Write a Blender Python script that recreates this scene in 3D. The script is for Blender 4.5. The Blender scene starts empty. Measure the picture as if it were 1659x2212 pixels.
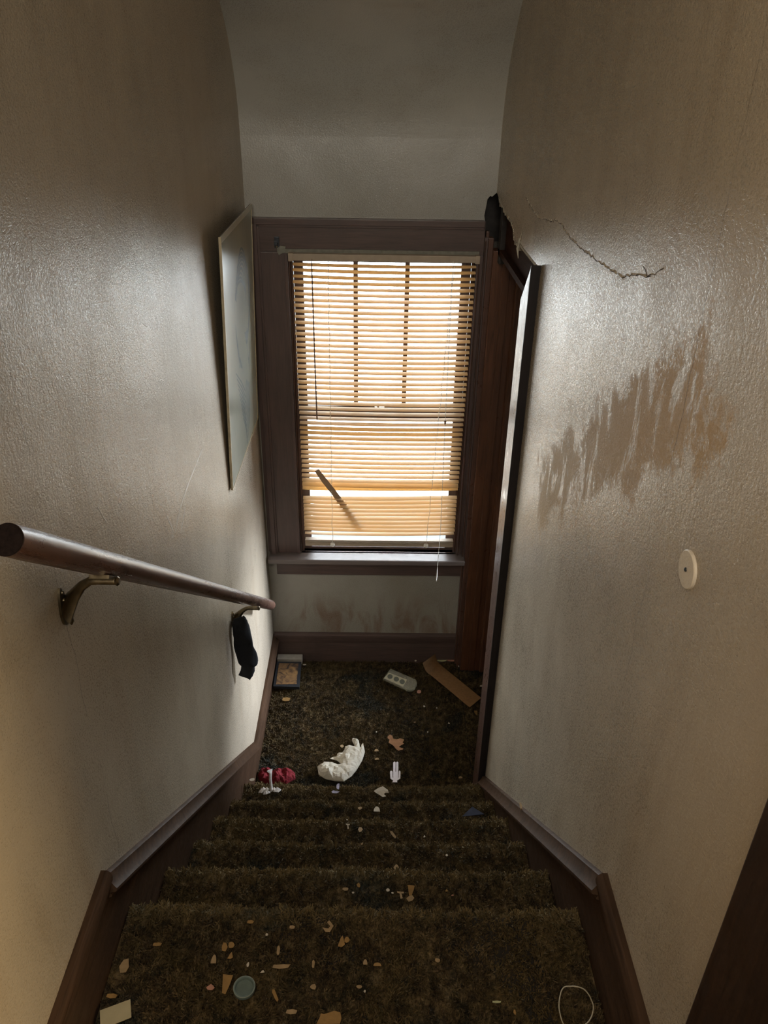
import bpy, bmesh, math, random
import numpy as np
from mathutils import Vector, Matrix, noise

# ------------------------------------------------------------------ camera, sky, lamps, exposure
S = bpy.context.scene
COL = S.collection
PI = math.pi
th, ps, rl = math.radians(29.2626), math.radians(.673877), math.radians(.980387)
F = Vector((math.sin(ps)*math.cos(th), math.cos(ps)*math.cos(th), -math.sin(th)))
R0 = Vector((math.cos(ps), -math.sin(ps), 0))
D0 = F.cross(R0)
Rr = math.cos(rl)*R0 - math.sin(rl)*D0
Dr = math.sin(rl)*R0 + math.cos(rl)*D0
cam_data = bpy.data.cameras.new('camera')
cam = bpy.data.objects.new('camera', cam_data)
COL.objects.link(cam)
cam.matrix_world = Matrix(((Rr.x, -Dr.x, -F.x, 0), (Rr.y, -Dr.y, -F.y, 0), (Rr.z, -Dr.z, -F.z, 0), (0, 0, 0, 1)))
cam_data.sensor_fit = 'VERTICAL'
cam_data.sensor_height = 24
cam_data.lens = 24*1700/2212
cam_data.clip_start = .02
S.camera = cam

SKY_UP, SKY_LOW, FAR, GROUND = 8.0, 11.5, 11.5, 6.8
w = bpy.data.worlds.new('outdoors')
S.world = w
w.use_nodes = True
nt = w.node_tree
bg = nt.nodes['Background']
tc = nt.nodes.new('ShaderNodeTexCoord')
sx = nt.nodes.new('ShaderNodeSeparateXYZ')
rp = nt.nodes.new('ShaderNodeValToRGB')
nt.links.new(tc.outputs['Generated'], sx.inputs[0])
mr = nt.nodes.new('ShaderNodeMapRange')
mr.inputs['From Min'].default_value = -1
mr.inputs['From Max'].default_value = 1
nt.links.new(sx.outputs['Z'], mr.inputs['Value'])
nt.links.new(mr.outputs[0], rp.inputs[0])
def g(v, t=(1, 1, 1)):
    return (v*t[0]/30, v*t[1]/30, v*t[2]/30, 1)
e = rp.color_ramp.elements
e[0].position = 0; e[0].color = g(GROUND, (1.0, .97, .92))
e[1].position = 1; e[1].color = g(SKY_UP, (.88, .95, 1.08))
for p_, v_, t_ in ((.36, GROUND, (1, .97, .92)), (.40, FAR, (.94, 1, 1.07)), (.49, FAR, (.94, 1, 1.07)), (.515, FAR, (.98, 1, 1.03)), (.61, FAR, (.95, 1, 1.04)), (.635, SKY_LOW, (.93, .98, 1.07)), (.83, SKY_LOW, (.93, .98, 1.07)), (.87, SKY_UP, (.9, .97, 1.07))):
    q = e.new(p_); q.color = g(v_, t_)
nt.links.new(rp.outputs[0], bg.inputs['Color'])
bg.inputs['Strength'].default_value = 30

def area(name, loc, look, sx_, sy_, power, color, portal=False, spread=PI):
    l = bpy.data.lights.new(name, 'AREA')
    l.shape = 'RECTANGLE'; l.size = sx_; l.size_y = sy_; l.energy = power; l.color = color
    l.spread = spread
    o = bpy.data.objects.new(name, l); COL.objects.link(o)
    o.location = loc
    o.rotation_euler = (Vector(look)-Vector(loc)).to_track_quat('-Z', 'Y').to_euler()
    if portal:
        l.cycles.is_portal = True
    return o
area('window_portal', (.012, 3.14, -1.23), (.012, 0, -1.23), .72, 1.34, 1, (1, 1, 1), portal=True)
area('hall_ceiling_fill', (-.03, -.35, .95), (-.03, .25, -.6),   .7, .6, 12, (1, .90, .75))  # unseen ceiling light, added to brighten the side walls
area('upstairs_fill', (-.02, -1.95, .55), (0, 3, .45), .75, .7, 3.2, (1, .95, .84), spread=math.radians(66))  # added fill behind the camera for the upper walls, no window there
area('side_room_lamp', (1.7, -.1, -.3), (-.48, .1, -.9), .5, .5, 24, (1, .74, .40))

area('landing_hall_fill', (1.5, 2.9, -1.45), (-.483, 2.50, -2.16), .22, .30, 3.8, (.80, .88, 1.0), spread=math.radians(38))  # added light in the unseen hall, makes the left wall's bright patch
# low bright sun veiled by haze, coming in from the right
sl = bpy.data.lights.new('hazy_sun', 'SUN'); sl.energy = 4.2; sl.angle = math.radians(16); sl.color = (1, .975, .94)
so = bpy.data.objects.new('hazy_sun', sl); COL.objects.link(so)
ph_, el_ = math.radians(42), math.radians(24)
so.rotation_euler = Vector((-math.sin(ph_)*math.cos(el_), -math.cos(ph_)*math.cos(el_), -math.sin(el_))).to_track_quat('-Z', 'Y').to_euler()
S.view_settings.view_transform = 'Standard'
S.view_settings.look = 'None'
S.view_settings.exposure = 0.55
S.view_settings.gamma = 1
S.view_settings.use_curve_mapping = False
S.cycles.max_bounces = 8
S.cycles.diffuse_bounces = 4
S.cycles.adaptive_threshold = .05
S.cycles.glossy_bounces = 4
S.cycles.transmission_bounces = 6
S.cycles.transparent_max_bounces = 12
S.cycles.use_denoising = True
S.cycles.sample_clamp_indirect = 6

rng = random.Random(7)
XL, XR, YB = -.483, .418, 3.0
FLOOR_UP, FLOOR_LOW = -1.435, -2.515

# ------------------------------------------------------------------ helpers
def tag(o, label=None, cat=None, group=None, kind=None):
    if label: o['label'] = label
    if cat: o['category'] = cat
    if group: o['group'] = group
    if kind: o['kind'] = kind
    return o
def empty(name, loc=(0, 0, 0)):
    o = bpy.data.objects.new(name, None); COL.objects.link(o); o.location = loc
    o.empty_display_size = .05
    return o
def origin_of(p):
    v = Vector((0, 0, 0))
    while p is not None:
        v += p.location; p = p.parent
    return v
def link(name, bm, m, parent=None, smooth=False, recalc=True):
    if recalc:
        bmesh.ops.recalc_face_normals(bm, faces=bm.faces[:])
    me = bpy.data.meshes.new(name); bm.to_mesh(me); bm.free()
    if smooth:
        for p in me.polygons: p.use_smooth = True
        if smooth != 'all':
            me.set_sharp_from_angle(angle=math.radians(40))
    me.materials.append(m)
    o = bpy.data.objects.new(name, me); COL.objects.link(o)
    if parent is not None:
        o.parent = parent
        o.location = -origin_of(parent)
    return o
def struct(o):
    o['kind'] = 'structure'; return o
def add_box(bm, x0, x1, y0, y1, z0, z1, bevel=0):
    r = bmesh.ops.create_cube(bm, size=1)
    for v in r['verts']:
        v.co = Vector(((x0+x1)/2+v.co.x*(x1-x0), (y0+y1)/2+v.co.y*(y1-y0), (z0+z1)/2+v.co.z*(z1-z0)))
    if bevel:
        ed = {e_ for v in r['verts'] for e_ in v.link_edges}
        bmesh.ops.bevel(bm, geom=list(ed), offset=bevel, segments=2, affect='EDGES', profile=.6)
def add_prism(bm, pts, vec):
    """closed polygon extruded along vec"""
    a = [bm.verts.new(p) for p in pts]
    b = [bm.verts.new(Vector(p)+Vector(vec)) for p in pts]
    bm.faces.new(a); bm.faces.new(b[::-1])
    n = len(a)
    for i in range(n):
        bm.faces.new((a[i], b[i], b[(i+1) % n], a[(i+1) % n]))
def add_tube(bm, pts, rad, seg=10, caps=True):
    pts = [Vector(p) for p in pts]
    n = len(pts)
    rads = rad if isinstance(rad, (list, tuple)) else [rad]*n
    prev = None; up = None
    for i, p in enumerate(pts):
        t = (pts[min(i+1, n-1)]-pts[max(i-1, 0)]).normalized()
        if up is None:
            up = t.orthogonal().normalized()
        up = (up - t*up.dot(t)).normalized()
        s = t.cross(up)
        rr = rads[i]
        ru, rs = (rr if isinstance(rr, tuple) else (rr, rr))
        ring = [bm.verts.new(p+up*math.cos(2*PI*k/seg)*ru+s*math.sin(2*PI*k/seg)*rs) for k in range(seg)]
        if prev:
            for k in range(seg):
                bm.faces.new((prev[k], prev[(k+1) % seg], ring[(k+1) % seg], ring[k]))
        elif caps:
            bm.faces.new(ring[::-1])
        prev = ring
    if caps: bm.faces.new(prev)
def add_sweep(bm, path, prof, out, caps=True):
    """path points; prof (out, drop) pairs; drop measured along the in-plane normal below the path; mitred"""
    path = [Vector(p) for p in path]; out = Vector(out); n = len(path)
    prev = None
    for i, p in enumerate(path):
        d1 = (path[i]-path[i-1]).normalized() if i > 0 else None
        d2 = (path[i+1]-path[i]).normalized() if i < n-1 else None
        if d1 is None: d1 = d2
        if d2 is None: d2 = d1
        n1 = d1.cross(out).normalized(); n2 = d2.cross(out).normalized()
        if n1.z > 0: n1 = -n1
        if n2.z > 0: n2 = -n2
        m = (n1+n2).normalized(); m = m/max(.3, m.dot(n1))
        ring = [bm.verts.new(p+out*u+m*v) for u, v in prof]
        if prev:
            for k in range(len(prof)):
                k2 = (k+1) % len(prof)
                bm.faces.new((prev[k], prev[k2], ring[k2], ring[k]))
        elif caps: bm.faces.new(ring[::-1])
        prev = ring
    if caps: bm.faces.new(prev)

# ------------------------------------------------------------------ materials
class NT:
    def __init__(s, name):
        s.m = bpy.data.materials.new(name); s.m.use_nodes = True
        s.t = s.m.node_tree; s.b = s.t.nodes['Principled BSDF']
        s.o = s.t.nodes['Material Output']
    def n(s, typ, **kw):
        a = s.t.nodes.new(typ)
        for k, v in kw.items():
            if k.startswith('i_'): a.inputs[k[2:].replace('_', ' ')].default_value = v
            else: setattr(a, k, v)
        return a
    def l(s, a, b): s.t.links.new(a, b)
    def co(s, scale=(1, 1, 1)):
        t = s.n('ShaderNodeTexCoord'); mp = s.n('ShaderNodeMapping')
        mp.inputs['Scale'].default_value = scale
        s.l(t.outputs['Object'], mp.inputs[0]); return mp.outputs[0]
    def noise(s, vec, scale, detail=4, rough=.5, dist=0):
        a = s.n('ShaderNodeTexNoise'); a.inputs['Scale'].default_value = scale
        a.inputs['Detail'].default_value = detail; a.inputs['Roughness'].default_value = rough
        a.inputs['Distortion'].default_value = dist
        s.l(vec, a.inputs['Vector']); return a.outputs['Fac']
    def ramp(s, fac, stops, interp='LINEAR'):
        r = s.n('ShaderNodeValToRGB'); r.color_ramp.interpolation = interp
        el = r.color_ramp.elements
        while len(el) > 1: el.remove(el[0])
        for i, (p, c) in enumerate(stops):
            q = el[0] if i == 0 else el.new(p)
            q.position = p; q.color = c if len(c) == 4 else (*c, 1)
        s.l(fac, r.inputs[0]); return r.outputs[0]
    def mix(s, f, a, b, typ='MIX'):
        m = s.n('ShaderNodeMix', data_type='RGBA', blend_type=typ)
        for idx, v in ((0, f), (6, a), (7, b)):
            if hasattr(v, 'node'): s.l(v, m.inputs[idx])
            else: m.inputs[idx].default_value = v if idx == 0 else (*v, 1) if len(v) == 3 else v
        return m.outputs[2]
    def math(s, op, a, b=0, c=0, clamp=False):
        m = s.n('ShaderNodeMath', operation=op); m.use_clamp = clamp
        for i, v in enumerate((a, b, c)):
            if hasattr(v, 'node'): s.l(v, m.inputs[i])
            else: m.inputs[i].default_value = v
        return m.outputs[0]
    def mapr(s, v, a, b, c, d, smooth=True):
        m = s.n('ShaderNodeMapRange'); m.interpolation_type = 'SMOOTHSTEP' if smooth else 'LINEAR'
        s.l(v, m.inputs[0])
        for i, q in zip((1, 2, 3, 4), (a, b, c, d)): m.inputs[i].default_value = q
        return m.outputs[0]
    def set(s, **kw):
        for k, v in kw.items():
            i = s.b.inputs[k.replace('_', ' ')]
            if hasattr(v, 'node'): s.l(v, i)
            else: i.default_value = (*v, 1) if isinstance(v, tuple) and len(v) == 3 else v
        return s
    def bump(s, *layers):
        prev = None
        for h, st, dist in layers:
            b = s.n('ShaderNodeBump'); b.inputs['Strength'].default_value = st
            b.inputs['Distance'].default_value = dist
            s.l(h, b.inputs['Height'])
            if prev: s.l(prev, b.inputs['Normal'])
            prev = b.outputs[0]
        s.l(prev, s.b.inputs['Normal']); return s
def simple(name, col, rough=.6, var=.15, scale=40, **kw):
    a = NT(name); v = a.co()
    f = a.noise(v, scale, 4)
    lo = tuple(c*(1-var) for c in col); hi = tuple(min(1, c*(1+var)) for c in col)
    a.set(Base_Color=a.ramp(f, [(.3, lo), (.7, hi)]), Roughness=rough, **kw)
    a.bump((a.noise(v, scale*4, 3), .15, .002))
    return a.m

def wall_mat(name, base, seams=(), swath=None, stain=None):
    a = NT(name); v = a.co()
    sep = a.n('ShaderNodeSeparateXYZ'); a.l(v, sep.inputs[0])
    streak = a.noise(a.co((1, 5, .7)), 2.2, 5, .6, .4)
    blotch = a.noise(v, 1.7, 5, .6)
    lo = tuple(c*.86 for c in base); hi = tuple(c*1.08 for c in base)
    c = a.ramp(blotch, [(.3, lo), (.7, hi)])
    st = a.ramp(streak, [(.33, (.88, .84, .79)), (.5, (1, 1, 1)), (.72, (1.04, 1.03, 1.0))])
    c = a.mix(.8, c, a.mix(1, c, st, 'MULTIPLY'))
    # handling scuffs: short light and dark scratches
    sc = a.noise(a.co((1, 9, 2.2)), 7, 6, .75, 1.2)
    c = a.mix(a.mapr(sc, .70, .75, 0, .05), c, (.32, .25, .18))
    c = a.mix(a.mapr(sc, .30, .26, 0, .5), c, tuple(min(1, q*1.35) for q in base))
    fine = a.noise(a.co((1, .65, 1)), 360, 3, .6)
    mid = a.noise(a.co((1, .75, .9)), 185, 3, .6, .3)
    rough = a.math('ADD', a.mapr(blotch, .3, .7, .30, .40), a.mapr(fine, .38, .62, -.10, .10))
    spec = a.mapr(streak, .3, .7, 1.0, .72)
    layers = [(a.noise(v, 2.6, 2), .35, .03), (a.noise(a.co((1, 1.4, .5)), 34, 3), .10, .004), (mid, .42, .0016), (fine, .5, .0011)]
    if swath:
        # an old wiped, duller swath runs diagonally over the sheen
        y = sep.outputs['Y']; z = sep.outputs['Z']
        y0, z0, y1, z1, hw = swath
        L = math.hypot(y1-y0, z1-z0); dy, dz = (y1-y0)/L, (z1-z0)/L
        al = a.math('ADD', a.math('MULTIPLY', a.math('SUBTRACT', y, y0), dy), a.math('MULTIPLY', a.math('SUBTRACT', z, z0), dz))
        ac = a.math('SUBTRACT', a.math('MULTIPLY', a.math('SUBTRACT', y, y0), dz), a.math('MULTIPLY', a.math('SUBTRACT', z, z0), dy))
        nz = a.math('MULTIPLY', a.math('SUBTRACT', a.noise(v, 9, 8, .75), .5), .34)
        nz2 = a.math('MULTIPLY', a.math('SUBTRACT', a.noise(a.co((1, 2.2, 1)), 110, 4, .7), .5), .16)
        dd = a.math('ADD', a.math('ADD', a.math('ABSOLUTE', ac), nz), nz2)
        over = a.math('MAXIMUM', a.math('SUBTRACT', al, L), a.math('MULTIPLY', al, -1))
        dd = a.math('MAXIMUM', dd, a.math('ADD', over, nz))
        mk = a.mapr(dd, hw-.025, hw+.025, 1, 0)
        hole = a.mapr(a.noise(a.co((1, 2.0, .8)), 7, 7, .72, .5), .52, .60, 1, .1)
        mk = a.math('MULTIPLY', mk, hole)
        c = a.mix(a.math('MULTIPLY', mk, .8), c, tuple(q*f for q, f in zip(base, (1.15, .94, .68))))
        rough = a.math('ADD', rough, a.math('MULTIPLY', mk, .22))
        spec = a.math('MULTIPLY', spec, a.math('SUBTRACT', 1, a.math('MULTIPLY', mk, .85)))
        layers.append((mk, -.4, .0012))
    if stain:
        # reddish damp stains with runs, low on the wall
        sn = a.noise(a.co((1.6, 1, .55)), 5, 6, .65, .8)
        sm = a.math('MULTIPLY', a.mapr(sn, .44, .62, 0, .8), a.mapr(sep.outputs['Z'], stain-.18, stain, 1, 0))
        c = a.mix(sm, c, (.20, .125, .085))
    for ys, zlo, zhi in seams:
        wob = a.math('MULTIPLY', a.math('SUBTRACT', a.noise(a.co((1, 0, 1)), 7, 5, .6), .5), .05)
        d = a.math('ABSOLUTE', a.math('SUBTRACT', a.math('ADD', sep.outputs['Y'], wob), ys))
        m1 = a.mapr(d, .0004, .0016, 1, 0)
        m2 = a.math('MULTIPLY', a.mapr(sep.outputs['Z'], zlo-.05, zlo+.05, 0, 1), a.mapr(sep.outputs['Z'], zhi-.1, zhi+.1, 1, 0))
        br = a.mapr(a.noise(a.co((1, 0, 1)), 4.3, 4, .6), .42, .55, .25, 1)
        m1 = a.math('MULTIPLY', a.math('MULTIPLY', m1, m2), br)
        c = a.mix(a.math('MULTIPLY', m1, .65), c, (.10, .075, .05))
        layers.append((m1, -.6, .002))
    a.set(Base_Color=c, Roughness=rough)
    a.b.inputs['Specular IOR Level'].default_value = .5
    a.l(spec, a.b.inputs['Specular IOR Level'])
    a.bump(*layers)
    return a.m

def wood_mat(name, base, rough=.3, axis='Z', dust_and_haze=0.0, spec=.5, wearf=.25):
    a = NT(name)
    s = {'X': (.06, 1, 1), 'Y': (1, .06, 1), 'Z': (1, 1, .06), 'YZ': (1, .05, .05)}[axis]
    v = a.co(s)
    gr = a.noise(v, 90, 6, .65, 1.0)
    big = a.noise(a.co(), 5, 4)
    c = a.ramp(gr, [(.28, tuple(q*.45 for q in base)), (.5, base), (.75, tuple(q*1.5 for q in base))])
    c = a.mix(a.mapr(big, .35, .7, 0, .5), c, tuple(q*.55 for q in base))
    wear_and_light = a.noise(v if axis == 'YZ' else a.co(), 34, 8, .8)
    c = a.mix(a.mapr(wear_and_light, .70, .76, 0, wearf), c, tuple(min(1, q*2+.03) for q in base))
    if dust_and_haze:
        c = a.mix(dust_and_haze, c, (.30, .28, .27))  # grey veil; on the window casings it paints haze
    a.set(Base_Color=c, Roughness=a.mapr(wear_and_light, .3, .7, rough-.06, rough+.12))
    a.b.inputs['Specular IOR Level'].default_value = spec
    a.bump((gr, .15, .001), (a.noise(a.co(), 14, 3), .12, .006))
    return a.m

M = {}
WALLC = (.46, .39, .295)
M['wall_l'] = wall_mat('painted_plaster_left', WALLC, seams=((.995, -1.3, -.15), (1.62, -1.9, -.7), (2.19, -2.2, -.9)))
M['wall_r'] = wall_mat('painted_plaster_right', WALLC, seams=((1.005, -.9, .05), (1.42, -.75, -.1)), swath=(1.0, -.38, 1.70, -.87, .088))
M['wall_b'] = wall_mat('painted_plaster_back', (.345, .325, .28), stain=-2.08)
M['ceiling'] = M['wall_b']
M['raw'] = simple('broken_plaster', (.42, .38, .30), .9, .3, 60)
M['teal'] = simple('dark_painted_ledge', (.035, .055, .07), .6, .2, 30)
M['cavity'] = simple('dark_cavity_wood', (.035, .03, .028), .9, .4, 30)
M['trimZ'] = wood_mat('stained_wood_upright', (.095, .043, .027), .30, 'Z', .05)
M['gloss'] = wood_mat('glossy_varnished_bead', (.085, .045, .034), .14, 'Z', .02, 1.0)
M['winZ'] = wood_mat('hazed_window_wood_upright', (.09, .045, .036), .34, 'Z', .16)  # window haze over the casing mixed into the colour as grey
M['trimX'] = wood_mat('stained_wood_across', (.085, .042, .032), .34, 'X', .14)  # head casing haze painted in as a grey tint
M['trimY'] = wood_mat('stained_wood_lengthwise', (.064, .036, .021), .5, 'Y', .0, .08)
M['trimD'] = wood_mat('dark_upstairs_casing', (.036, .018, .009), .5, 'Z', .0, .25, .1)
M['dull'] = wood_mat('dull_stained_wood', (.05, .024, .017), .85, 'Y', .0, .05)
M['edge'] = wood_mat('dark_wood_edge', (.024, .019, .019), .45, 'Z', .0, .3)  # near edge a darker brown than the casing front
M['jamb'] = wood_mat('orange_stained_wood', (.125, .050, .024), .32, 'Z', .02)
M['sill'] = wood_mat('dusty_stained_wood', (.10, .06, .045), .42, 'X', .35)
M['rail'] = wood_mat('handrail_varnished_wood', (.12, .055, .036), .27, 'YZ', .03, .6, 0)
M['brass'] = simple('aged_brass', (.20, .16, .10), .36, .3, 60, Metallic=1.0)
M['dark_metal'] = simple('dark_metal', (.06, .065, .075), .4, .3, 60, Metallic=.6)
M['black_cloth'] = simple('black_knit', (.006, .007, .010), .9, .4, 300)
M['red_cloth'] = simple('red_cloth', (.17, .006, .012), .9, .35, 120)
a = NT('crumpled_white_paper'); v = a.co()
a.set(Base_Color=a.ramp(a.noise(v, 25, 4), [(.3, (.54, .49, .38)), (.7, (.64, .59, .48))]), Roughness=.7)
a.bump((a.noise(v, 34, 5, .6, 1.2), .45, .008), (a.noise(v, 160, 3), .15, .002))
M['white_paper'] = a.m
M['cream_card'] = simple('cream_card', (.42, .36, .22), .7, .08, 30)
M['cardboard'] = simple('brown_cardboard', (.27, .145, .058), .75, .12, 90)
M['torn'] = simple('torn_brown_paper', (.30, .145, .065), .8, .12, 60)
M['tan'] = simple('tan_paint_chip', (.33, .225, .115), .8, .15, 90)
M['ochre'] = simple('ochre_paint_chip', (.29, .165, .05), .8, .15, 90)
M['white'] = simple('pale_paint_chip', (.50, .43, .33), .8, .12, 90)
M['pink'] = simple('pinkish_paint_chip', (.42, .20, .13), .8, .15, 90)
M['green'] = simple('greenish_splinter', (.42, .42, .22), .7, .15, 90)
M['lilac'] = simple('lilac_plastic', (.36, .34, .45), .5, .2, 90)
M['navy'] = simple('navy_card', (.035, .045, .085), .6, .2, 60)
M['comb'] = simple('white_plastic', (.86, .82, .86), .35, .04, 60)
M['disc'] = simple('ivory_plastic', (.70, .62, .50), .4, .04, 60)
M['lid'] = simple('grey_green_plastic', (.13, .17, .15), .45, .15, 60)
M['rubber'] = simple('beige_rubber', (.42, .36, .25), .6, .1, 60)
M['blind'] = None
a = NT('yellowed_vinyl_slat'); v = a.co((1, 8, 8))
a.set(Base_Color=a.ramp(a.noise(v, 12, 4), [(.3, (.64, .52, .33)), (.7, (.71, .60, .42))]), Roughness=.5)
tr = a.n('ShaderNodeBsdfTranslucent'); tr.inputs[0].default_value = (.85, .58, .25, 1)
mx = a.n('ShaderNodeMixShader'); mx.inputs[0].default_value = .42
a.l(a.b.outputs[0], mx.inputs[1]); a.l(tr.outputs[0], mx.inputs[2]); a.l(mx.outputs[0], a.o.inputs[0])
M['slat'] = a.m
M['snapped'] = simple('browned_slat', (.42, .27, .16), .5, .1, 30)
M['head'] = simple('beige_blind_rail', (.42, .33, .24), .5, .08, 30)
M['cord'] = simple('off_white_cord', (.80, .78, .72), .7, .1, 200)
M['wand'] = simple('brown_wand', (.16, .09, .06), .35, .1, 50)
a = NT('window_glass')
a.set(Base_Color=(1, 1, 1), Roughness=.02, Transmission_Weight=1.0, IOR=1.45)
gl = a.n('ShaderNodeBsdfGlossy'); gl.inputs['Roughness'].default_value = .02
tp = a.n('ShaderNodeBsdfTransparent'); tp.inputs[0].default_value = (.96, .98, .97, 1)
fr = a.n('ShaderNodeFresnel'); mx = a.n('ShaderNodeMixShader')
a.l(fr.outputs[0], mx.inputs[0]); a.l(tp.outputs[0], mx.inputs[1]); a.l(gl.outputs[0], mx.inputs[2]); a.l(mx.outputs[0], a.o.inputs[0])
M['glass'] = a.m
a = NT('clear_film')
tp = a.n('ShaderNodeBsdfTransparent'); tp.inputs[0].default_value = (.8, .85, .78, 1)
mx = a.n('ShaderNodeMixShader'); mx.inputs[0].default_value = .38
a.set(Base_Color=(.50, .45, .33), Roughness=.25)
a.l(tp.outputs[0], mx.inputs[1]); a.l(a.b.outputs[0], mx.inputs[2]); a.l(mx.outputs[0], a.o.inputs[0])
M['film'] = a.m

# shag carpet: browns, olive, black-green and ochre in patches and flecks
def carpet_mat(name, dark=1.0):
    a = NT(name); v = a.co()
    p1 = a.noise(v, 11, 6, .7, .8)
    p2 = a.noise(a.co((1.3, 1, 1)), 38, 5, .7)
    p3 = a.noise(v, 170, 3, .6)
    k = lambda *c: tuple(q*dark*.98 for q in c)
    c = a.ramp(p1, [(.30, k(.012, .017, .017)), (.42, k(.040, .036, .018)), (.50, k(.075, .048, .026)), (.60, k(.105, .080, .034)), (.72, k(.135, .085, .038))])
    c2 = a.ramp(p2, [(.34, k(.007, .010, .010)), (.46, k(.045, .030, .015)), (.56, k(.130, .090, .040)), (.66, k(.25, .18, .095))])
    c = a.mix(.62, c, c2)
    p0 = a.noise(v, 4.2, 3, .6, .5)
    c = a.mix(a.mapr(p0, .56, .66, 0, .65), c, k(.016, .026, .026))
    c = a.mix(a.mapr(p0, .44, .36, 0, .5), c, k(.11, .075, .028))
    c = a.mix(a.mapr(p3, .52, .68, 0, .45), c, k(.22, .155, .085))
    c = a.mix(a.mapr(p3, .44, .32, 0, .6), c, k(.010, .010, .008))
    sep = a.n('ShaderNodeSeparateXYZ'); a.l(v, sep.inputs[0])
    # paler step noses: window light on the pile painted into the colour
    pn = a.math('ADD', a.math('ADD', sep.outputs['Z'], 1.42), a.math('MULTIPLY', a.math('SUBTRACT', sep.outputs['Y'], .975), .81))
    wear_and_light = a.math('MULTIPLY', a.mapr(pn, -.055, -.005, 0, 1), a.mapr(sep.outputs['Y'], 2.05, 2.12, 1, 0))
    c = a.mix(a.math('MULTIPLY', wear_and_light, a.mapr(p2, .3, .6, .25, .85)), c, k(.20, .145, .065))
    a.set(Base_Color=c, Roughness=.9)
    a.b.inputs['Specular IOR Level'].default_value = .15
    return a.m
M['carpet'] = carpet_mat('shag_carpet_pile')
M['carpet_back'] = simple('carpet_backing', (.022, .017, .012), .95, .4, 60)

# ------------------------------------------------------------------ room shell
def yz_prism(bm, pts, x0, x1): add_prism(bm, [(x0, y, z) for y, z in pts], (x1-x0, 0, 0))
def xz_prism(bm, pts, y0, y1): add_prism(bm, [(x, y0, z) for x, z in pts], (0, y1-y0, 0))
def xy_prism(bm, pts, z0, z1): add_prism(bm, [(x, y, z0) for x, y in pts], (0, 0, z1-z0))
CEIL = [(3.0, 0.0), (1.8, 1.0), (-2.0, 1.0)]

bm = bmesh.new()
yz_prism(bm, [(-2, -2.62), (3.12, -2.62), (3.12, 0.02), (3.0, 0.02), (1.8, 1.02), (-2, 1.02)], XL-.1, XL)
struct(link('wall_left', bm, M['wall_l']))

bm = bmesh.new()
yz_prism(bm, [(-2, -2.62), (-.45, -2.62), (-.45, .62), (.43, .62), (.43, -2.62), (2.19, -2.62), (2.19, -.5), (2.12, -.5), (2.115, -.447), (2.22, -.441), (2.30, -.446), (2.40, -.438),
              (2.415, -.434), (2.428, -.462), (2.436, -.446), (2.47, -.452), (2.50, -.447), (2.533, -.449), (2.56, -.430),
              (2.582, -.415), (2.63, -.417), (2.668, -.408), (2.72, -.401), (2.78, -.404), (2.841, -.395), (2.90, -.392),
              (2.955, -.380), (3.0, -.372), (3.12, -.37), (3.12, .02), (3.0, .02), (1.8, 1.02), (-2, 1.02)], XR, XR+.1)
yz_prism(bm, [(2.96, -2.62), (3.12, -2.62), (3.12, -.575), (2.96, -.575)], XR+.006, XR+.1)
wall_right = struct(link('wall_right', bm, M['wall_r']))

bm = bmesh.new()
xz_prism(bm, [(-.6, -2.62), (0, -2.62), (0, -1.885), (-.335, -1.885), (-.335, -.585), (0, -.585), (0, -.19), (-.6, -.19)], YB, YB+.12)
xz_prism(bm, [(0, -2.62), (.6, -2.62), (.6, -.56), (.386, -.56), (.380, -.52), (.383, -.47), (.379, -.45), (.383, -.42), (.386, -.395), (.395, -.383), (.402, -.386),
              (.42, -.37), (.6, -.37), (.6, -.19), (0, -.19), (0, -.585), (.362, -.585), (.362, -1.885), (0, -1.885)], YB, YB+.12)
struct(link('wall_back', bm, M['wall_b']))

bm = bmesh.new()
add_box(bm, -.6, .6, -2.12, -2, -1.6, 1.1)
struct(link('wall_rear', bm, M['wall_b']))

bm = bmesh.new()
cove = []
for i in range(13):      # plaster rounds softly from the back wall into the slope
    t = i/12; a0, a1, a2 = (3.0, -.20), (3.0, 0.0), (2.84, .1333)
    cove.append(tuple((1-t)**2*a0[k]+2*t*(1-t)*a1[k]+t*t*a2[k] for k in (0, 1)))
yz_prism(bm, [(3.12, -.2)]+cove+[(1.8, 1.0), (-2.1, 1.0), (-2.1, 1.1), (1.84, 1.1), (3.12, .04)], XL-.1, XR+.1)
struct(link('ceiling', bm, M['ceiling'], None, smooth=True))

# dark lath and studs inside the broken corner
bm = bmesh.new()
add_box(bm, XR+.10, XR+.12, 2.36, 3.16, -.64, -.25)
add_box(bm, XR-.06, XR+.12, YB+.121, YB+.14, -.64, -.25)
for i in range(5):
    add_box(bm, XR+.085, XR+.10, 2.38, 3.12, -.60+i*.052, -.565+i*.052, .002)
add_box(bm, XR+.012, XR+.09, 2.90, 2.95, -.60, -.30, .003)
struct(link('trim_1', bm, M['cavity']))

# floors
bm = bmesh.new()
add_box(bm, XL-.1, 2.0, -2.1, .95, -1.56, FLOOR_UP)
struct(link('floor', bm, M['carpet_back']))
bm = bmesh.new()
add_box(bm, XL-.1, 1.7, 1.95, 3.12, -2.62, FLOOR_LOW)
struct(link('floor_landing', bm, M['carpet_back']))
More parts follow.
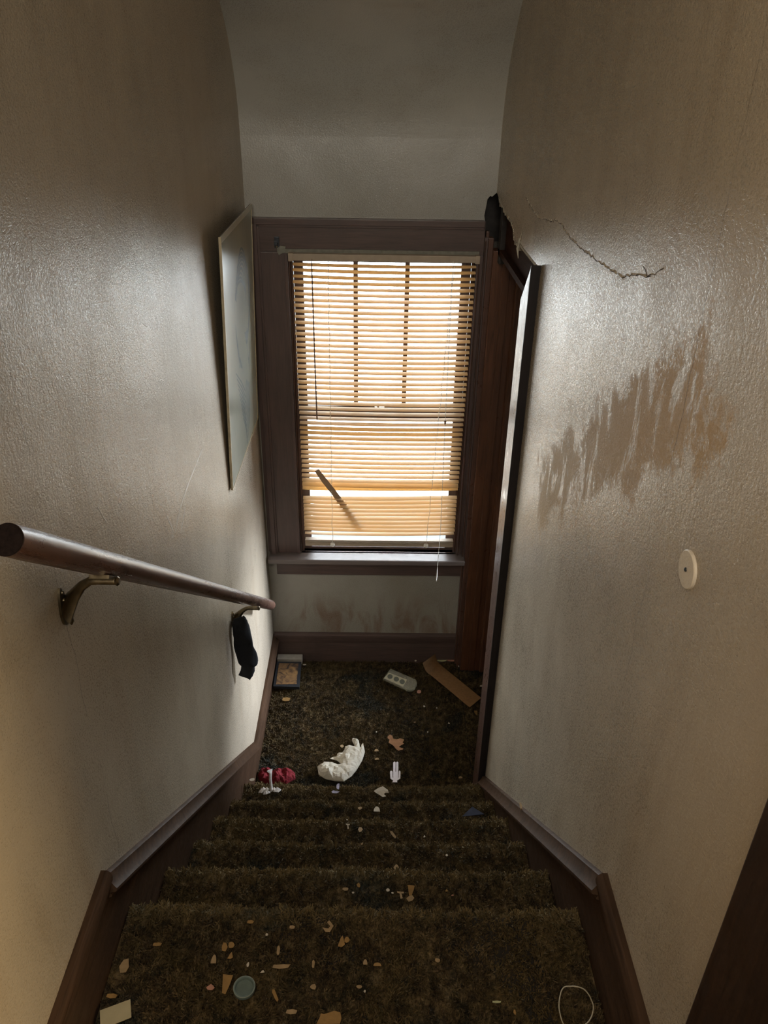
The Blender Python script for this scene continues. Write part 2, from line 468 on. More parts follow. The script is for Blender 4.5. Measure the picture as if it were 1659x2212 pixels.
# rooms behind the two door openings
bm = bmesh.new()
add_box(bm, 1.6, 1.7, 1.9, 3.12, -2.515, -.3)
add_box(bm, XR+.1, 1.6, 1.9, 2.0, -2.515, -.3)
add_box(bm, XR+.14, 1.6, 3.06, 3.12, -2.515, -.3)
add_box(bm, XR+.125, 1.7, 1.9, 3.12, -.3, -.2)
struct(link('wall_hall', bm, M['wall_b']))
bm = bmesh.new()
add_box(bm, 2.0, 2.1, -1.6, 1.3, FLOOR_UP, 1.0)
add_box(bm, XR+.1, 2.0, 1.2, 1.3, FLOOR_UP, 1.0)
add_box(bm, XR+.1, 2.0, -1.6, -1.5, FLOOR_UP, 1.0)
add_box(bm, XR+.1, 2.1, -1.6, 1.3, 1.0, 1.1)
struct(link('wall_side_room', bm, M['wall_b']))

# raised cracks in the right wall plaster
def crack(name, pts, lw, parent, m_dark, m_lip, seed):
    r = random.Random(seed)
    P = []
    for (ya, za), (yb, zb) in zip(pts[:-1], pts[1:]):
        n = max(2, int(math.hypot(ya-yb, za-zb)/.012))
        for i in range(n):
            t = i/n
            P.append((ya+(yb-ya)*t+r.uniform(-.003, .003), za+(zb-za)*t+r.uniform(-.0026, .0026)))
    bm = bmesh.new(); bm2 = bmesh.new()
    for i in range(len(P)-1):
        (ya, za), (yb, zb) = P[i], P[i+1]
        L = math.hypot(yb-ya, zb-za)+1e-6; ny, nz = -(zb-za)/L, (yb-ya)/L
        if nz < 0: ny, nz = -ny, -nz
        wd = lw*r.uniform(.5, 1.3)
        add_prism(bm, [(XR-.0006, ya-ny*wd, za-nz*wd), (XR-.0006, yb-ny*wd, zb-nz*wd), (XR-.0006, yb, zb), (XR-.0006, ya, za)], (.003, 0, 0))
        if r.random() < .7:
            h = r.uniform(.0006, .0028); q = lw*r.uniform(1, 3.2)
            add_prism(bm2, [(XR, ya, za), (XR-h, ya, za), (XR, ya+ny*q, za+nz*q)], (0, (yb-ya)*1.02, (zb-za)*1.02))
    for b, m, nm in ((bm, m_dark, 'crack_gap'), (bm2, m_lip, 'crack_lip')):
        link(nm, b, m, parent)
crack('c', [(2.40, -.308), (2.28, -.322), (2.205, -.330), (2.10, -.322), (2.017, -.313), (1.95, -.300), (1.901, -.299), (1.791, -.313),
            (1.665, -.313), (1.548, -.310), (1.447, -.305), (1.372, -.301), (1.288, -.278), (1.22, -.269)], .0013, wall_right, M['cavity'], M['wall_r'], 3)
crack('c', [(2.41, -.43), (2.40, -.40), (2.415, -.375)], .002, wall_right, M['cavity'], M['wall_r'], 5)
crack('c', [(1.275, -.262), (1.25, -.272), (1.215, -.262), (1.17, -.238)], .0007, wall_right, M['cavity'], M['wall_r'], 9)
# hanging splinters and the chewed plaster lip round the hole
bm = bmesh.new()
edge = [(2.415, -.434), (2.47, -.452), (2.533, -.449), (2.582, -.415), (2.668, -.408), (2.72, -.401), (2.78, -.404), (2.841, -.395), (2.90, -.392), (2.955, -.380)]
for (ya, za), (yb, zb) in zip(edge[:-1], edge[1:]):
    for k in range(4):
        t = rng.random(); y = ya+(yb-ya)*t; z = za+(zb-za)*t; s = rng.uniform(.004, .012)
        add_prism(bm, [(XR-.002, y-s, z+.003), (XR-.002, y+s, z+.004), (XR-.001, y+rng.uniform(-s, s), z-s*rng.uniform(.5, 1.5))], (.008, 0, 0))
add_tube(bm, [(XR, 2.425, -.425), (XR-.006, 2.422, -.455), (XR-.002, 2.418, -.482)], [.005, .004, .001], 6)
link('torn_plaster_edge', bm, M['raw'], wall_right)

# pale scratches and nicks in the left wall paint
bm = bmesh.new()
SCR = [([(1.989, -0.921), (1.88, -0.928), (1.791, -0.934), (1.694, -0.948), (1.63, -0.976)], 0.0035), ([(1.576, -0.897), (1.622, -0.974)], 0.002), ([(1.748, -0.967), (1.703, -0.993), (1.664, -1.007)], 0.002), ([(1.33, -0.35), (1.369, -0.356), (1.419, -0.367)], 0.0016), ([(1.656, -0.605), (1.679, -0.609), (1.699, -0.62)], 0.0025), ([(1.457, -0.655), (1.522, -0.683)], 0.001), ([(1.599, -0.459), (1.625, -0.474)], 0.001), ([(1.196, -0.666), (1.223, -0.715)], 0.0014), ([(1.491, -0.795), (1.495, -0.826)], 0.001)]
for pts_, wd in SCR:
    prev = None; n_ = len(pts_)
    P_ = []
    for (ya, za), (yb, zb) in zip(pts_[:-1], pts_[1:]):
        for q in range(5): P_.append((ya+(yb-ya)*q/5+rng.uniform(-.0012, .0012), za+(zb-za)*q/5))
    P_.append(pts_[-1])
    for i_, (y_, z_) in enumerate(P_):
        w_ = wd*(.25+.75*math.sin(PI*(i_+.5)/len(P_)))*rng.uniform(.6, 1.3)
        q_ = P_[min(i_+1, len(P_)-1)]; p_ = P_[max(i_-1, 0)]
        dy_, dz_ = q_[0]-p_[0], q_[1]-p_[1]; l_ = math.hypot(dy_, dz_)+1e-9; ny_, nz_ = -dz_/l_*w_, dy_/l_*w_
        r_ = [bm.verts.new((XL+.0004, y_-ny_, z_-nz_)), bm.verts.new((XL+.0006, y_, z_)), bm.verts.new((XL+.0004, y_+ny_, z_+nz_))]
        if prev:
            for k in range(2): bm.faces.new((prev[k], prev[k+1], r_[k+1], r_[k]))
        prev = r_
for f_ in bm.faces:
    f_.normal_update()
    if f_.normal.x < 0: f_.normal_flip()
link('paint_scratches', bm, simple('bare_plaster_scratch', (.95, .93, .88), .38, .05, 60), bpy.data.objects['wall_left'], recalc=False)

# ------------------------------------------------------------------ skirtings
CAP = [(0, 0), (.008, 0), (.0115, .002), (.0125, .006), (.0145, .010), (.0195, .019), (.0265, .026), (.030, .029), (.030, .035), (.0265, .037), (.019, .0375), (.019, .041),
       (.0215, .042), (.0215, .046), (.0175, .048), (.010, .048), (0, .048)]
CAP2 = [(0, 0), (.010, 0), (.017, .006), (.019, .016), (.0165, .030), (.0165, .034), (.014, .036), (.014, .060), (0, .060)]
def flip(prof): return prof
def skirting(name, x, sgn, path, board, upper, mat):
    bm = bmesh.new()
    yz_prism(bm, board, x, x+sgn*.013)
    o = struct(link(name, bm, mat))
    bm = bmesh.new()
    add_sweep(bm, [(x, y, z) for y, z in path], [(u*.92, v*.84) for u, v in CAP], (sgn, 0, 0))
    c = link('cap_moulding', bm, mat, o, smooth=True)
    bm = bmesh.new()
    add_sweep(bm, [(x, y, z) for y, z in upper], CAP2, (sgn, 0, 0))
    link('cap_moulding', bm, mat, o, smooth=True)
    return o
skirting('baseboard_left', XL, 1, [(.915, -1.262), (2.325, -2.375), (3.0, -2.355)],
         [(-2, -1.26), (.90, -1.26), (2.325, -2.39), (3.0, -2.36), (3.0, -2.52), (2.0, -2.52), (.9, -1.60), (-2, -1.60)],
         [(-2, -1.25), (.913, -1.25)], M['trimY'])
skirting('baseboard_right', XR, -1, [(.905, -1.245), (2.085, -2.293)],
         [(.552, -1.25), (.89, -1.25), (2.082, -2.31), (2.082, -2.52), (1.9, -2.52), (.9, -1.60), (.552, -1.60)],
         [(.552, -1.235), (.903, -1.235)], M['trimY'])
bm = bmesh.new()
add_box(bm, XL+.014, XR-.004, YB-.014, YB, -2.52, -2.345)
o = struct(link('baseboard_back', bm, M['trimX']))
bm = bmesh.new()
add_sweep(bm, [(XL+.005, YB, -2.342), (XR-.002, YB, -2.342)], [(0, 0), (.012, 0), (.02, .006), (.022, .016), (.018, .026), (.018, .044), (.016, .05), (0, .05)], (0, -1, 0))
link('cap_moulding', bm, M['trimX'], o, smooth=True)
# small gold nick of bare wood on the right cap
bm = bmesh.new(); add_box(bm, XR-.016, XR-.011, 1.47, 1.49, -1.748, -1.742)
link('wood_nick', bm, M['tan'], bpy.data.objects['baseboard_right'])

# ------------------------------------------------------------------ landing doorway
d = struct(empty('door_1', (XR, 2.19, FLOOR_LOW)))
bm = bmesh.new()
yz_prism(bm, [(2.08, FLOOR_LOW), (2.19, FLOOR_LOW), (2.19, -.548), (2.081, -.434), (2.08, -.434)], XR-.024, XR)
link('near_casing', bm, M['trimZ'], d)
bm = bmesh.new(); add_box(bm, XR-.0255, XR, 2.074, 2.0805, FLOOR_LOW, -.431, .001)
link('casing_edge', bm, M['edge'], d)
bm = bmesh.new()
add_box(bm, XR+.030, XR+.050, 2.125, 2.90, -.55, -.435)
add_box(bm, XR+.018, XR+.030, 2.125, 2.50, -.50, -.445, .002)
link('rough_header', bm, M['dull'], d)
bm = bmesh.new()
add_box(bm, XR-.001, XR+.03, 2.13, 2.41, -.449, -.441, .001)
link('broken_lath', bm, M['raw'], d)
bm = bmesh.new()
add_box(bm, XR+.001, XR+.125, 2.17, 2.19, FLOOR_LOW, -.55)
link('near_jamb', bm, M['trimZ'], d)
bm = bmesh.new()
add_box(bm, XR+.012, XR+.125, 2.19, 2.935, -.57, -.55)
link('head_jamb', bm, M['dull'], d)
bm = bmesh.new()
add_box(bm, XR-.004, XR+.125, 2.935, 3.0, FLOOR_LOW, -.56, .002)
add_box(bm, XR+.036, XR+.062, 2.931, 2.936, FLOOR_LOW, -.56, .002)
link('far_jamb', bm, M['jamb'], d)
bm = bmesh.new()
add_box(bm, XR+.085, XR+.125, 2.918, 2.936, FLOOR_LOW, -.56, .007)
link('door_stop', bm, M['jamb'], d)
bm = bmesh.new()
add_box(bm, XR-.022, XR-.003, 2.955, 3.0, FLOOR_LOW, -.52, .003)
add_box(bm, XR-.030, XR-.018, 2.975, 3.0, FLOOR_LOW, -.50, .003)
link('far_casing', bm, M['trimZ'], d)

# upstairs doorway at the right edge of the photo
d = struct(empty('door_2', (XR, .43, FLOOR_UP)))
bm = bmesh.new()
add_box(bm, XR-.020, XR, .43, .551, -1.56, .74, .003)
link('casing', bm, M['trimD'], d)
bm = bmesh.new()
add_box(bm, XR-.020, XR, -.57, -.45, -1.56, .74, .003)
link('casing', bm, M['trimD'], d)
bm = bmesh.new()
add_box(bm, XR-.020, XR, -.45, .43, .62, .74, .003)
link('head_casing', bm, M['trimD'], d)
bm = bmesh.new()
add_box(bm, XR-.012, XR+.11, .405, .4305, -1.56, .62); add_box(bm, XR, XR+.11, -.45, -.43, -1.56, .62); add_box(bm, XR, XR+.11, -.43, .41, .60, .62)
link('jamb', bm, M['trimD'], d)

# ------------------------------------------------------------------ window
WL, WR, WB, WT = -.335, .362, -1.885, -.585
win = struct(empty('window_1', (.012, YB, WB)))
def mk(name, mat, boxes, parent=win, bev=.0015):
    bm = bmesh.new()
    for b_ in boxes: add_box(bm, *b_, bev)
    return link(name, bm, M[mat], parent)
mk('left_casing', 'winZ', [(-.456, WL, YB-.018, YB, WB, WT-.0002), (-.478, -.461, YB-.010, YB, WB, -.462), (-.462, -.442, YB-.032, YB, WB, -.4875), (-.443, -.434, YB-.0245, YB, WB, -.496), (WL-.012, WL, YB-.024, YB, WB, WT)])
mk('right_casing', 'winZ', [(WR, .3842, YB-.018, YB, WB, WT-.0002), (.384, .396, YB-.034, YB, WB, -.52), (.396, .404, YB-.024, YB, WB, -.52), (WR, WR+.011, YB-.024, YB, WB, WT)])
mk('head_casing', 'trimX', [(-.456, .384, YB-.018, YB, WT, -.468), (-.462, .380, YB-.032, YB, -.487, -.465), (-.434, .380, YB-.0245, YB, -.496, -.486)])
mk('jamb', 'gloss', [(WL-.001, WL+.006, YB-.006, YB+.11, WB, WT), (WR-.006, WR+.001, YB-.006, YB+.11, WB, WT), (WL, WR, YB-.006, YB+.11, WT-.006, WT+.001)], bev=.001)
mk('stop_bead', 'gloss', [(WL+.006, WL+.018, YB-.002, YB+.012, WB, WT-.006), (WR-.018, WR-.006, YB-.002, YB+.012, WB, WT-.006)], bev=.004)
mk('stool', 'sill', [(-.474, .396, YB-.078, YB, WB-.024, WB), (WL, WR, YB-.02, YB+.03, WB-.02, WB)], bev=.005)
mk('apron', 'trimX', [(-.445, .398, YB-.020, YB, -2.0, WB-.024)])
mk('lower_sash', 'winZ', [(WL+.006, WL+.048, YB+.02, YB+.052, WB, -1.215), (WR-.048, WR-.006, YB+.02, YB+.052, WB, -1.215), (WL+.048, WR-.048, YB+.02, YB+.052, -1.258, -1.215), (WL+.048, WR-.048, YB+.02, YB+.052, WB, -1.873)])
mk('upper_sash', 'winZ', [(WL+.006, WL+.048, YB+.058, YB+.09, -1.255, WT-.006), (WR-.048, WR-.006, YB+.058, YB+.09, -1.255, WT-.006), (WL+.048, WR-.048, YB+.058, YB+.09, -1.255, -1.212), (WL+.048, WR-.048, YB+.058, YB+.09, -.632, WT-.006)])
for xm in (-.088, .110):
    mk('muntin', 'winZ', [(xm-.009, xm+.009, YB+.062, YB+.086, -1.212, -.632)])
for bx in ((WL+.048, -.097), (-.079, .101), (.119, WR-.048)):
    mk('glass_pane', 'glass', [(*bx, YB+.073, YB+.076, -1.212, -.632)], bev=0)
mk('glass_pane', 'glass', [(WL+.048, WR-.048, YB+.035, YB+.038, -1.873, -1.258)], bev=0)
mk('inner_bead', 'gloss', [(.3845, .390, YB-.037, YB-.033, WB, -.53), (WR+.004, WR+.009, YB-.027, YB-.023, WB, WT)], bev=.0018)
mk('outer_ledge', 'teal', [(-.5, .55, YB+.125, YB+.42, -2.03, -2.0)])
mk('sash_lock', 'brass', [(-.01, .03, YB+.03, YB+.05, -1.215, -1.205), (.0, .008, YB+.022, YB+.04, -1.205, -1.198)])
bm = bmesh.new(); add_box(bm, -.372, .368, YB-.027, YB-.017, WT-.002, WT+.014, .002)
add_prism(bm, [(-.372, YB-.026, WT+.014), (-.366, YB-.030, WT-.008), (-.345, YB-.028, WT+.002), (-.340, YB-.026, WT+.022), (-.36, YB-.026, WT+.024)], (0, .008, 0))
link('masking_tape', bm, simple('old_masking_tape', (.20, .19, .15), .6, .25, 40), win)

# little dark curtain rod holder screwed to the casing
br = empty('curtain_bracket', (-.371, YB-.018, -.55))
tag(br, 'small dark metal curtain rod bracket on the upper left corner of the window casing', 'bracket')
bm = bmesh.new(); add_box(bm, -.381, -.363, YB-.022, YB-.018, -.570, -.530, .002)
link('plate', bm, M['dark_metal'], br)
bm = bmesh.new(); add_box(bm, -.378, -.366, YB-.050, YB-.022, -.556, -.552, .001); add_box(bm, -.378, -.366, YB-.052, YB-.048, -.556, -.540, .001)
link('hook', bm, M['dark_metal'], br)
bm = bmesh.new(); add_tube(bm, [(-.372, YB-.024, -.565), (-.372, YB-.0215, -.565)], .003, 8)
link('screw', bm, M['brass'], br)

# ------------------------------------------------------------------ window blind
bl = empty('window_blind', (.018, YB-.045, -.595))
tag(bl, 'yellowed slatted window blind hanging over the landing window, one slat snapped', 'blind')
YS = YB-.038
bm = bmesh.new()
add_box(bm, -.328, .366, YS-.014, YS+.014, -.607, -.583, .002)
hr = link('head_rail', bm, M['head'], bl)
for xe in ((-.330, -.312), (.352, .369)):
    bm = bmesh.new(); add_box(bm, *xe, YS-.017, YS+.016, -.610, -.581, .002)
    link('end_bracket', bm, M['head'], bl)
def slat(x0, x1, y, z, tilt, sag, skew=0, name='slat', mat='slat', width=.0252, warp=0, n=14, y_out=0):
    bm = bmesh.new(); rows = []
    for i in range(n+1):
        t = i/n; x = x0+(x1-x0)*t
        s = 1-(2*t-1)**2
        zz = z - sag*s + skew*(t-.5)
        tl = tilt + warp*math.sin(t*5+z*40)
        ring = []
        for j in range(5):
            u = (j/4-.5)*width
            if (i in (0, n)) and j in (0, 4): u *= .82
            c = .0016*(1-(j/2-1)**2)
            ring.append((x, y+y_out*t+u*math.cos(tl)-c*math.sin(tl), zz+u*math.sin(tl)+c*math.cos(tl)))
        top = [bm.verts.new(p) for p in ring]
        bot = [bm.verts.new((p[0], p[1], p[2]-.0006)) for p in ring]
        rows.append((top, bot))
    for (t0, b0), (t1, b1) in zip(rows[:-1], rows[1:]):
        for j in range(4):
            bm.faces.new((t0[j], t0[j+1], t1[j+1], t1[j])); bm.faces.new((b0[j], b1[j], b1[j+1], b0[j+1]))
        bm.faces.new((t0[0], t1[0], b1[0], b0[0])); bm.faces.new((t0[4], b0[4], b1[4], t1[4]))
    for t0, b0 in (rows[0], rows[-1]):
        for j in range(4): bm.faces.new((t0[j], b0[j], b0[j+1], t0[j+1]))
    return link(name, bm, M[mat], bl, smooth=True)
zs = [-.622-.0216*i for i in range(42)]
for i, z in enumerate(zs):
    t = i/41
    tl = math.radians(16 if i < 27 else 12) + rng.uniform(-.03, .03)
    slat(-.316+.004*t+rng.uniform(-.001, .001), .358-.010*t, YS+rng.uniform(-.0008, .0008), z+rng.uniform(-.0007, .0007), tl, .0045+.001*math.sin(i*.9), rng.uniform(-.001, .001)-.002, warp=.02)
slat(-.312, .347, YS, -1.527, math.radians(30), .005, -.002)
slat(-.312, .346, YS, -1.541, math.radians(38), .003, .004)
for i in range(9):
    slat(-.311, .345, YS+rng.uniform(-.001, .001), -1.588-.0197*i, math.radians(15)+rng.uniform(-.03, .03), .0055, .010*(1-i/9)+rng.uniform(-.001, .001), warp=.02)
slat(-.309, .342, YS-.002, -1.764, math.radians(6), .006, .006, warp=.10)
bm = bmesh.new()
for k, (zz, hh) in enumerate(((-1.797, .005), (-1.805, .004), (-1.811, .004))):
    add_box(bm, -.309, .341, YS-.013, YS+.013, zz-hh, zz, .001)
add_box(bm, -.309, .341, YS-.012, YS+.012, -1.829, -1.816, .003)
link('bottom_rail', bm, M['head'], bl)
def cord(name, pts, r, mat='cord', parent=bl, seg=6):
    bm = bmesh.new(); add_tube(bm, pts, r, seg); return link(name, bm, M[mat], parent, smooth=True)
for (xa, xb) in ((-.185, -.189), (.277, .222)):
    for dy in (-.0135, .0135):
        pts = [(xa+(xb-xa)*t+.0015*math.sin(t*60), YS+dy, -.606+(-1.815+.606)*t) for t in [i/60 for i in range(61)]]
        cord('ladder_cord', pts, .0008)
    bm = bmesh.new(); add_tube(bm, [(xb, YS-.016, -1.812), (xb, YS-.0125, -1.822)], [.009, .011], 12)
    link('cord_button', bm, M['cord'], bl, smooth=True)
cord('tilt_wand', [(-.243, YS-.020, -.600), (-.2435, YS-.030, -.625), (-.242, YS-.032, -1.0), (-.240, YS-.032, -1.222)], [.0012, .0024, .0026, .0028], 'wand')
pc = cord('pull_cord', [(.271, YS-.018, -.600), (.270, YS-.022, -.62), (.272, YS-.026, -.95), (.274, YS-.028, -1.227), (.277, YS-.029, -1.45), (.280, YS-.030, -1.72), (.276, YS-.045, -1.85), (.271, YS-.070, -1.955)], .0010)
pc['label'] = 'thin off-white pull cord hanging over the sill'
cord('cord_knob', [(.274, YS-.028, -1.220), (.274, YS-.028, -1.226), (.274, YS-.028, -1.236)], [.002, .0052, .003], 'wand', pc, 10)
cord('cord_tassel', [(.2735, YS-.060, -1.905), (.272, YS-.068, -1.940), (.271, YS-.071, -1.968)], [.0012, .0026, .0014], 'cord', pc)
# the snapped slat hanging askew through the blind
bm = bmesh.new()
cp = [(-.248, YS-.026, -1.450), (-.215, YS-.020, -1.505), (-.183, YS-.012, -1.556), (-.150, YS+.002, -1.615), (-.110, YS+.016, -1.680), (-.070, YS+.024, -1.745)]
prev = None
for i, c_ in enumerate(cp):
    wv = Vector((.0098, .0, .0062)).normalized()*.0125*(.8 if i in (0, 5) else 1)
    tn = Vector((0, .0005, 0))
    c_ = Vector(c_)
    ring = [bm.verts.new(c_-wv), bm.verts.new(c_+Vector((0, -.0015, 0))), bm.verts.new(c_+wv), bm.verts.new(c_+wv+tn), bm.verts.new(c_+Vector((0, -.001, 0))), bm.verts.new(c_-wv+tn)]
    if prev:
        for k in range(6): bm.faces.new((prev[k], prev[(k+1) % 6], ring[(k+1) % 6], ring[k]))
    else: bm.faces.new(ring)
    prev = ring
bm.faces.new(prev)
bs = link('broken_slat', bm, M['snapped'], bl, smooth=True); bs['label'] = 'snapped slat dangling diagonally'

# ------------------------------------------------------------------ stairs and shag carpet
NO = [(.975, -1.42), (1.185, -1.59), (1.40, -1.772), (1.612, -1.94), (1.828, -2.115), (2.04, -2.28)]
PILE = .010
CX0, CX1 = XL+.0135, XR-.0135
def smooth_noise(x, y, s, seed):
    return noise.noise(Vector((x*s, y*s, seed)))
def section(yb, ynose, z, zlow, rn=.015):
    """tread, rounded nose and riser; the carpet backing line under the pile"""
    zt = z-PILE; yn = ynose-PILE*.9
    P = []
    n = max(2, int((yn-rn-yb)/.02))
    for i in range(n+1): P.append((yb+(yn-rn-yb)*i/n, zt, 0.0, 1.0))
    for k in range(1, 7):
        a_ = PI/2*k/6
        P.append((yn-rn+rn*math.sin(a_), zt-rn+rn*math.cos(a_), math.sin(a_), math.cos(a_)))
    m = max(2, int((zt-rn-zlow)/.02))
    for i in range(1, m+1): P.append((yn-.012*i/m, zt-rn+(zlow-zt+rn)*i/m, 1.0, 0.05))
    return P
def offs(x, y, z, k):
    a_ = .0055*noise.noise(Vector((x*7+k*3.1, y*3, k*5.3)))+.0028*noise.noise(Vector((x*22, y*14, z*14+k)))
    return a_
def nose_dip(x, k):
    return .0075*noise.noise(Vector((x*4.5+k*7.7, k*2.3, .5))) - .004*(1-(x/.45)**2)
def backing(name, P, x0, x1, k, parent, nx=44):
    bm = bmesh.new(); grid = []
    for i in range(nx+1):
        x = x0+(x1-x0)*i/nx
        dip = nose_dip(x, k); col = []
        for (y, z, ny, nz) in P:
            o_ = offs(x, y, z, k)
            col.append(bm.verts.new((x, y+ny*o_+(dip*.6 if ny > .1 else 0), z+nz*o_+(dip if True else 0))))
        grid.append(col)
    for i in range(nx):
        for j in range(len(P)-1):
            bm.faces.new((grid[i][j], grid[i+1][j], grid[i+1][j+1], grid[i][j+1]))
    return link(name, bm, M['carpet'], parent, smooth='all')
nrg = np.random.default_rng(11)
def pile(name, P, x0, x1, k, parent, density, length=(.008, .0155), width=(.0019, .0034), jmax=None, fan=None):
    seg = []
    for j in range(len(P)-1):
        a_, b_ = P[j], P[j+1]
        seg.append(math.hypot(b_[0]-a_[0], b_[1]-a_[1]))
    seg = np.array(seg); cum = np.concatenate([[0], np.cumsum(seg)])
    N = int(cum[-1]*(x1-x0)*density)
    s = nrg.uniform(0, cum[-1], N); X = nrg.uniform(x0, x1, N)
    j = np.clip(np.searchsorted(cum, s)-1, 0, len(seg)-1); t = (s-cum[j])/seg[j]
    PA = np.array(P)
    A = PA[j]*(1-t)[:, None]+PA[j+1]*t[:, None]
    Y, Z, ny, nz = A.T
    nl = np.hypot(ny, nz)+1e-9; ny, nz = ny/nl, nz/nl
    # the same low waves as the backing, evaluated on a coarse table
    tx = np.linspace(x0, x1, 60)
    dt = np.array([nose_dip(v, k) for v in tx]); dip = np.interp(X, tx, dt)
    Y = Y+np.where(ny > .1, dip*.6, 0); Z = Z+dip
    # clumped lean
    def wav(fx, fy, fz, ph): return np.sin(X*fx+ph[0]+2.1*np.sin(Y*fy*.37+ph[1]))*np.cos(Y*fy+Z*fz+ph[2]+1.7*np.sin(X*fx*.41+ph[0]))
    ph = nrg.uniform(0, 6, (6, 3))
    lx = .9*wav(75, 85, 60, ph[0])+.7*wav(190, 170, 150, ph[1])+nrg.normal(0, .30, N)
    lt = .9*wav(68, 90, 60, ph[2])+.7*wav(170, 200, 150, ph[3])+nrg.normal(0, .30, N)
    T = np.stack([np.zeros(N), nz, -ny], 1)       # along the path, downhill
    Nn = np.stack([np.zeros(N), ny, nz], 1)
    Xv = np.array([1., 0, 0])
    D = Nn*1.25+Xv*lx[:, None]*.9+T*(lt*.9+.25*np.abs(ny))[:, None]
    D /= np.linalg.norm(D, axis=1)[:, None]
    L = nrg.uniform(*length, N)*(1+.45*wav(90, 80, 70, ph[4]))
    Wd = nrg.uniform(*width, N)
    side = np.cross(D, nrg.normal(0, 1, (N, 3))); side /= np.linalg.norm(side, axis=1)[:, None]
    curl = nrg.normal(0, .75, (N, 3)); curl[:, 2] -= .30
    B = np.stack([X, Y, Z], 1)
    p1 = B+D*(L*.55)[:, None]
    D2 = D+curl; D2 /= np.linalg.norm(D2, axis=1)[:, None]
    p2 = p1+D2*(L*.5)[:, None]
    for q in (p1, p2):
        q[:, 0] = np.clip(q[:, 0], x0-.004, x1+.004)
    hw = (side*Wd[:, None]*.5)
    V = np.stack([B-hw, B+hw, p1+hw*.95, p1-hw*.95, p2+hw*.7, p2-hw*.7], 1).reshape(-1, 3)
    base = (np.arange(N)*6)[:, None]
    quads = np.concatenate([base+np.array([0, 1, 2, 3]), base+np.array([3, 2, 4, 5])], 1).reshape(-1)
    me = bpy.data.meshes.new(name)
    me.vertices.add(len(V)); me.vertices.foreach_set('co', V.reshape(-1).astype(np.float32))
    me.loops.add(len(quads)); me.loops.foreach_set('vertex_index', quads.astype(np.int32))
    me.polygons.add(2*N); me.polygons.foreach_set('loop_start', np.arange(0, 8*N, 4, dtype=np.int32))
    me.polygons.foreach_set('loop_total', np.full(2*N, 4, dtype=np.int32))
    me.update(calc_edges=True)
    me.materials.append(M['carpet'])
    o = bpy.data.objects.new(name, me); COL.objects.link(o)
    o['kind'] = 'stuff'
    if parent is not None:
        o.parent = parent; o.location = -origin_of(parent)
    return o

stairs = empty('staircase', (0, 1.2, FLOOR_LOW))
tag(stairs, 'carpeted flight of five steps leading down from the top floor to the landing', 'staircase')
for k in range(1, 6):
    yb = NO[k-1][0]-.055; zl = (NO[k+1][1] if k < 5 else -2.50)-.03
    P = section(yb, NO[k][0], NO[k][1], zl)
    st = backing('step', P, CX0, CX1, k, stairs)
    # wooden body under the carpet, a closed block in the same mesh
    bm = bmesh.new(); bm.from_mesh(st.data)
    add_box(bm, CX0, CX1, NO[k-1][0]-.03, NO[k][0]-.045, zl-.02, NO[k][1]-PILE-.016)
    bm.to_mesh(st.data); bm.free()
    pl_ = pile('carpet_pile', P, CX0+.002, CX1-.002, k, st, 125000 if k < 3 else 95000)
# upper floor carpet
up = [(.30+.02*i, NO[0][1]-PILE, 0., 1.) for i in range(30)]
P = section(.20, NO[0][0], NO[0][1], -1.62)
cu = backing('floor_carpet', P, CX0, CX1, 0, None)
tag(cu, 'dark brown shag carpet on the top floor with many paint chips', 'carpet')
pl_ = pile('carpet_pile', [q for q in P if q[0] > .50], CX0+.002, CX1-.002, 0, cu, 150000, (.008, .016), (.0016, .0028))
# landing carpet, runs on into the doorway
P = [(2.035+.025*i, -2.50-PILE, 0., 1.) for i in range(38)]+[(2.985, -2.50-PILE, 0., 1.)]
cl = backing('landing_carpet', P, CX0, CX1, 6, None)
tag(cl, 'dark brown shag carpet on the landing below the window', 'carpet')
pile('carpet_pile', P, CX0+.002, CX1-.002, 6, cl, 90000, (.008, .014), (.0020, .0034))
Pd = [(2.195+.025*i, -2.50-PILE, 0., 1.) for i in range(30)]
cd = backing('doorway_carpet', Pd, XR-.010, 1.2, 6, None, 30)
tag(cd, 'dark shag carpet running through the doorway off the landing', 'carpet')
pile('carpet_pile', Pd, XR-.010, .60, 6, cd, 60000, (.008, .014), (.0020, .0034))

# ------------------------------------------------------------------ handrail
def rail_z(y): return -.461-(y-.75)*(1.851-.461)/(2.539-.75)
hrail = empty('handrail', (-.41, .75, rail_z(.75)))
tag(hrail, 'round dark varnished wooden handrail on brass brackets along the left wall', 'handrail')
bm = bmesh.new()
pts, rr = [], []
for i in range(41):
    t = i/40; y = .75+(2.539-.75)*t
    pts.append((-.41+.0015*math.sin(t*5), y, rail_z(y))); rr.append(.0198)
dv = (Vector(pts[1])-Vector(pts[0])).normalized()
pts = [Vector(pts[0])-dv*.0]+pts[1:-1]+[Vector(pts[-1])-dv*.012, Vector(pts[-1])-dv*.004, Vector(pts[-1])]
rr = [.0198]*(len(pts)-3)+[.0194, .0165, .011]
rr[0] = .0190
add_tube(bm, pts, rr, 32)
rl_ = link('rail', bm, M['rail'], hrail, smooth=True)
bm = bmesh.new(); add_tube(bm, [Vector((-.41, .75, rail_z(.75)))-dv*.0016, Vector((-.41, .75, rail_z(.75)))+dv*.0006], [.0180, .0192], 32)
ec = link('end_grain', bm, simple('dark_end_grain', (.012, .008, .007), .9, .3, 200, Specular_IOR_Level=.05), hrail); ec['label'] = 'dark sawn end of the rail'
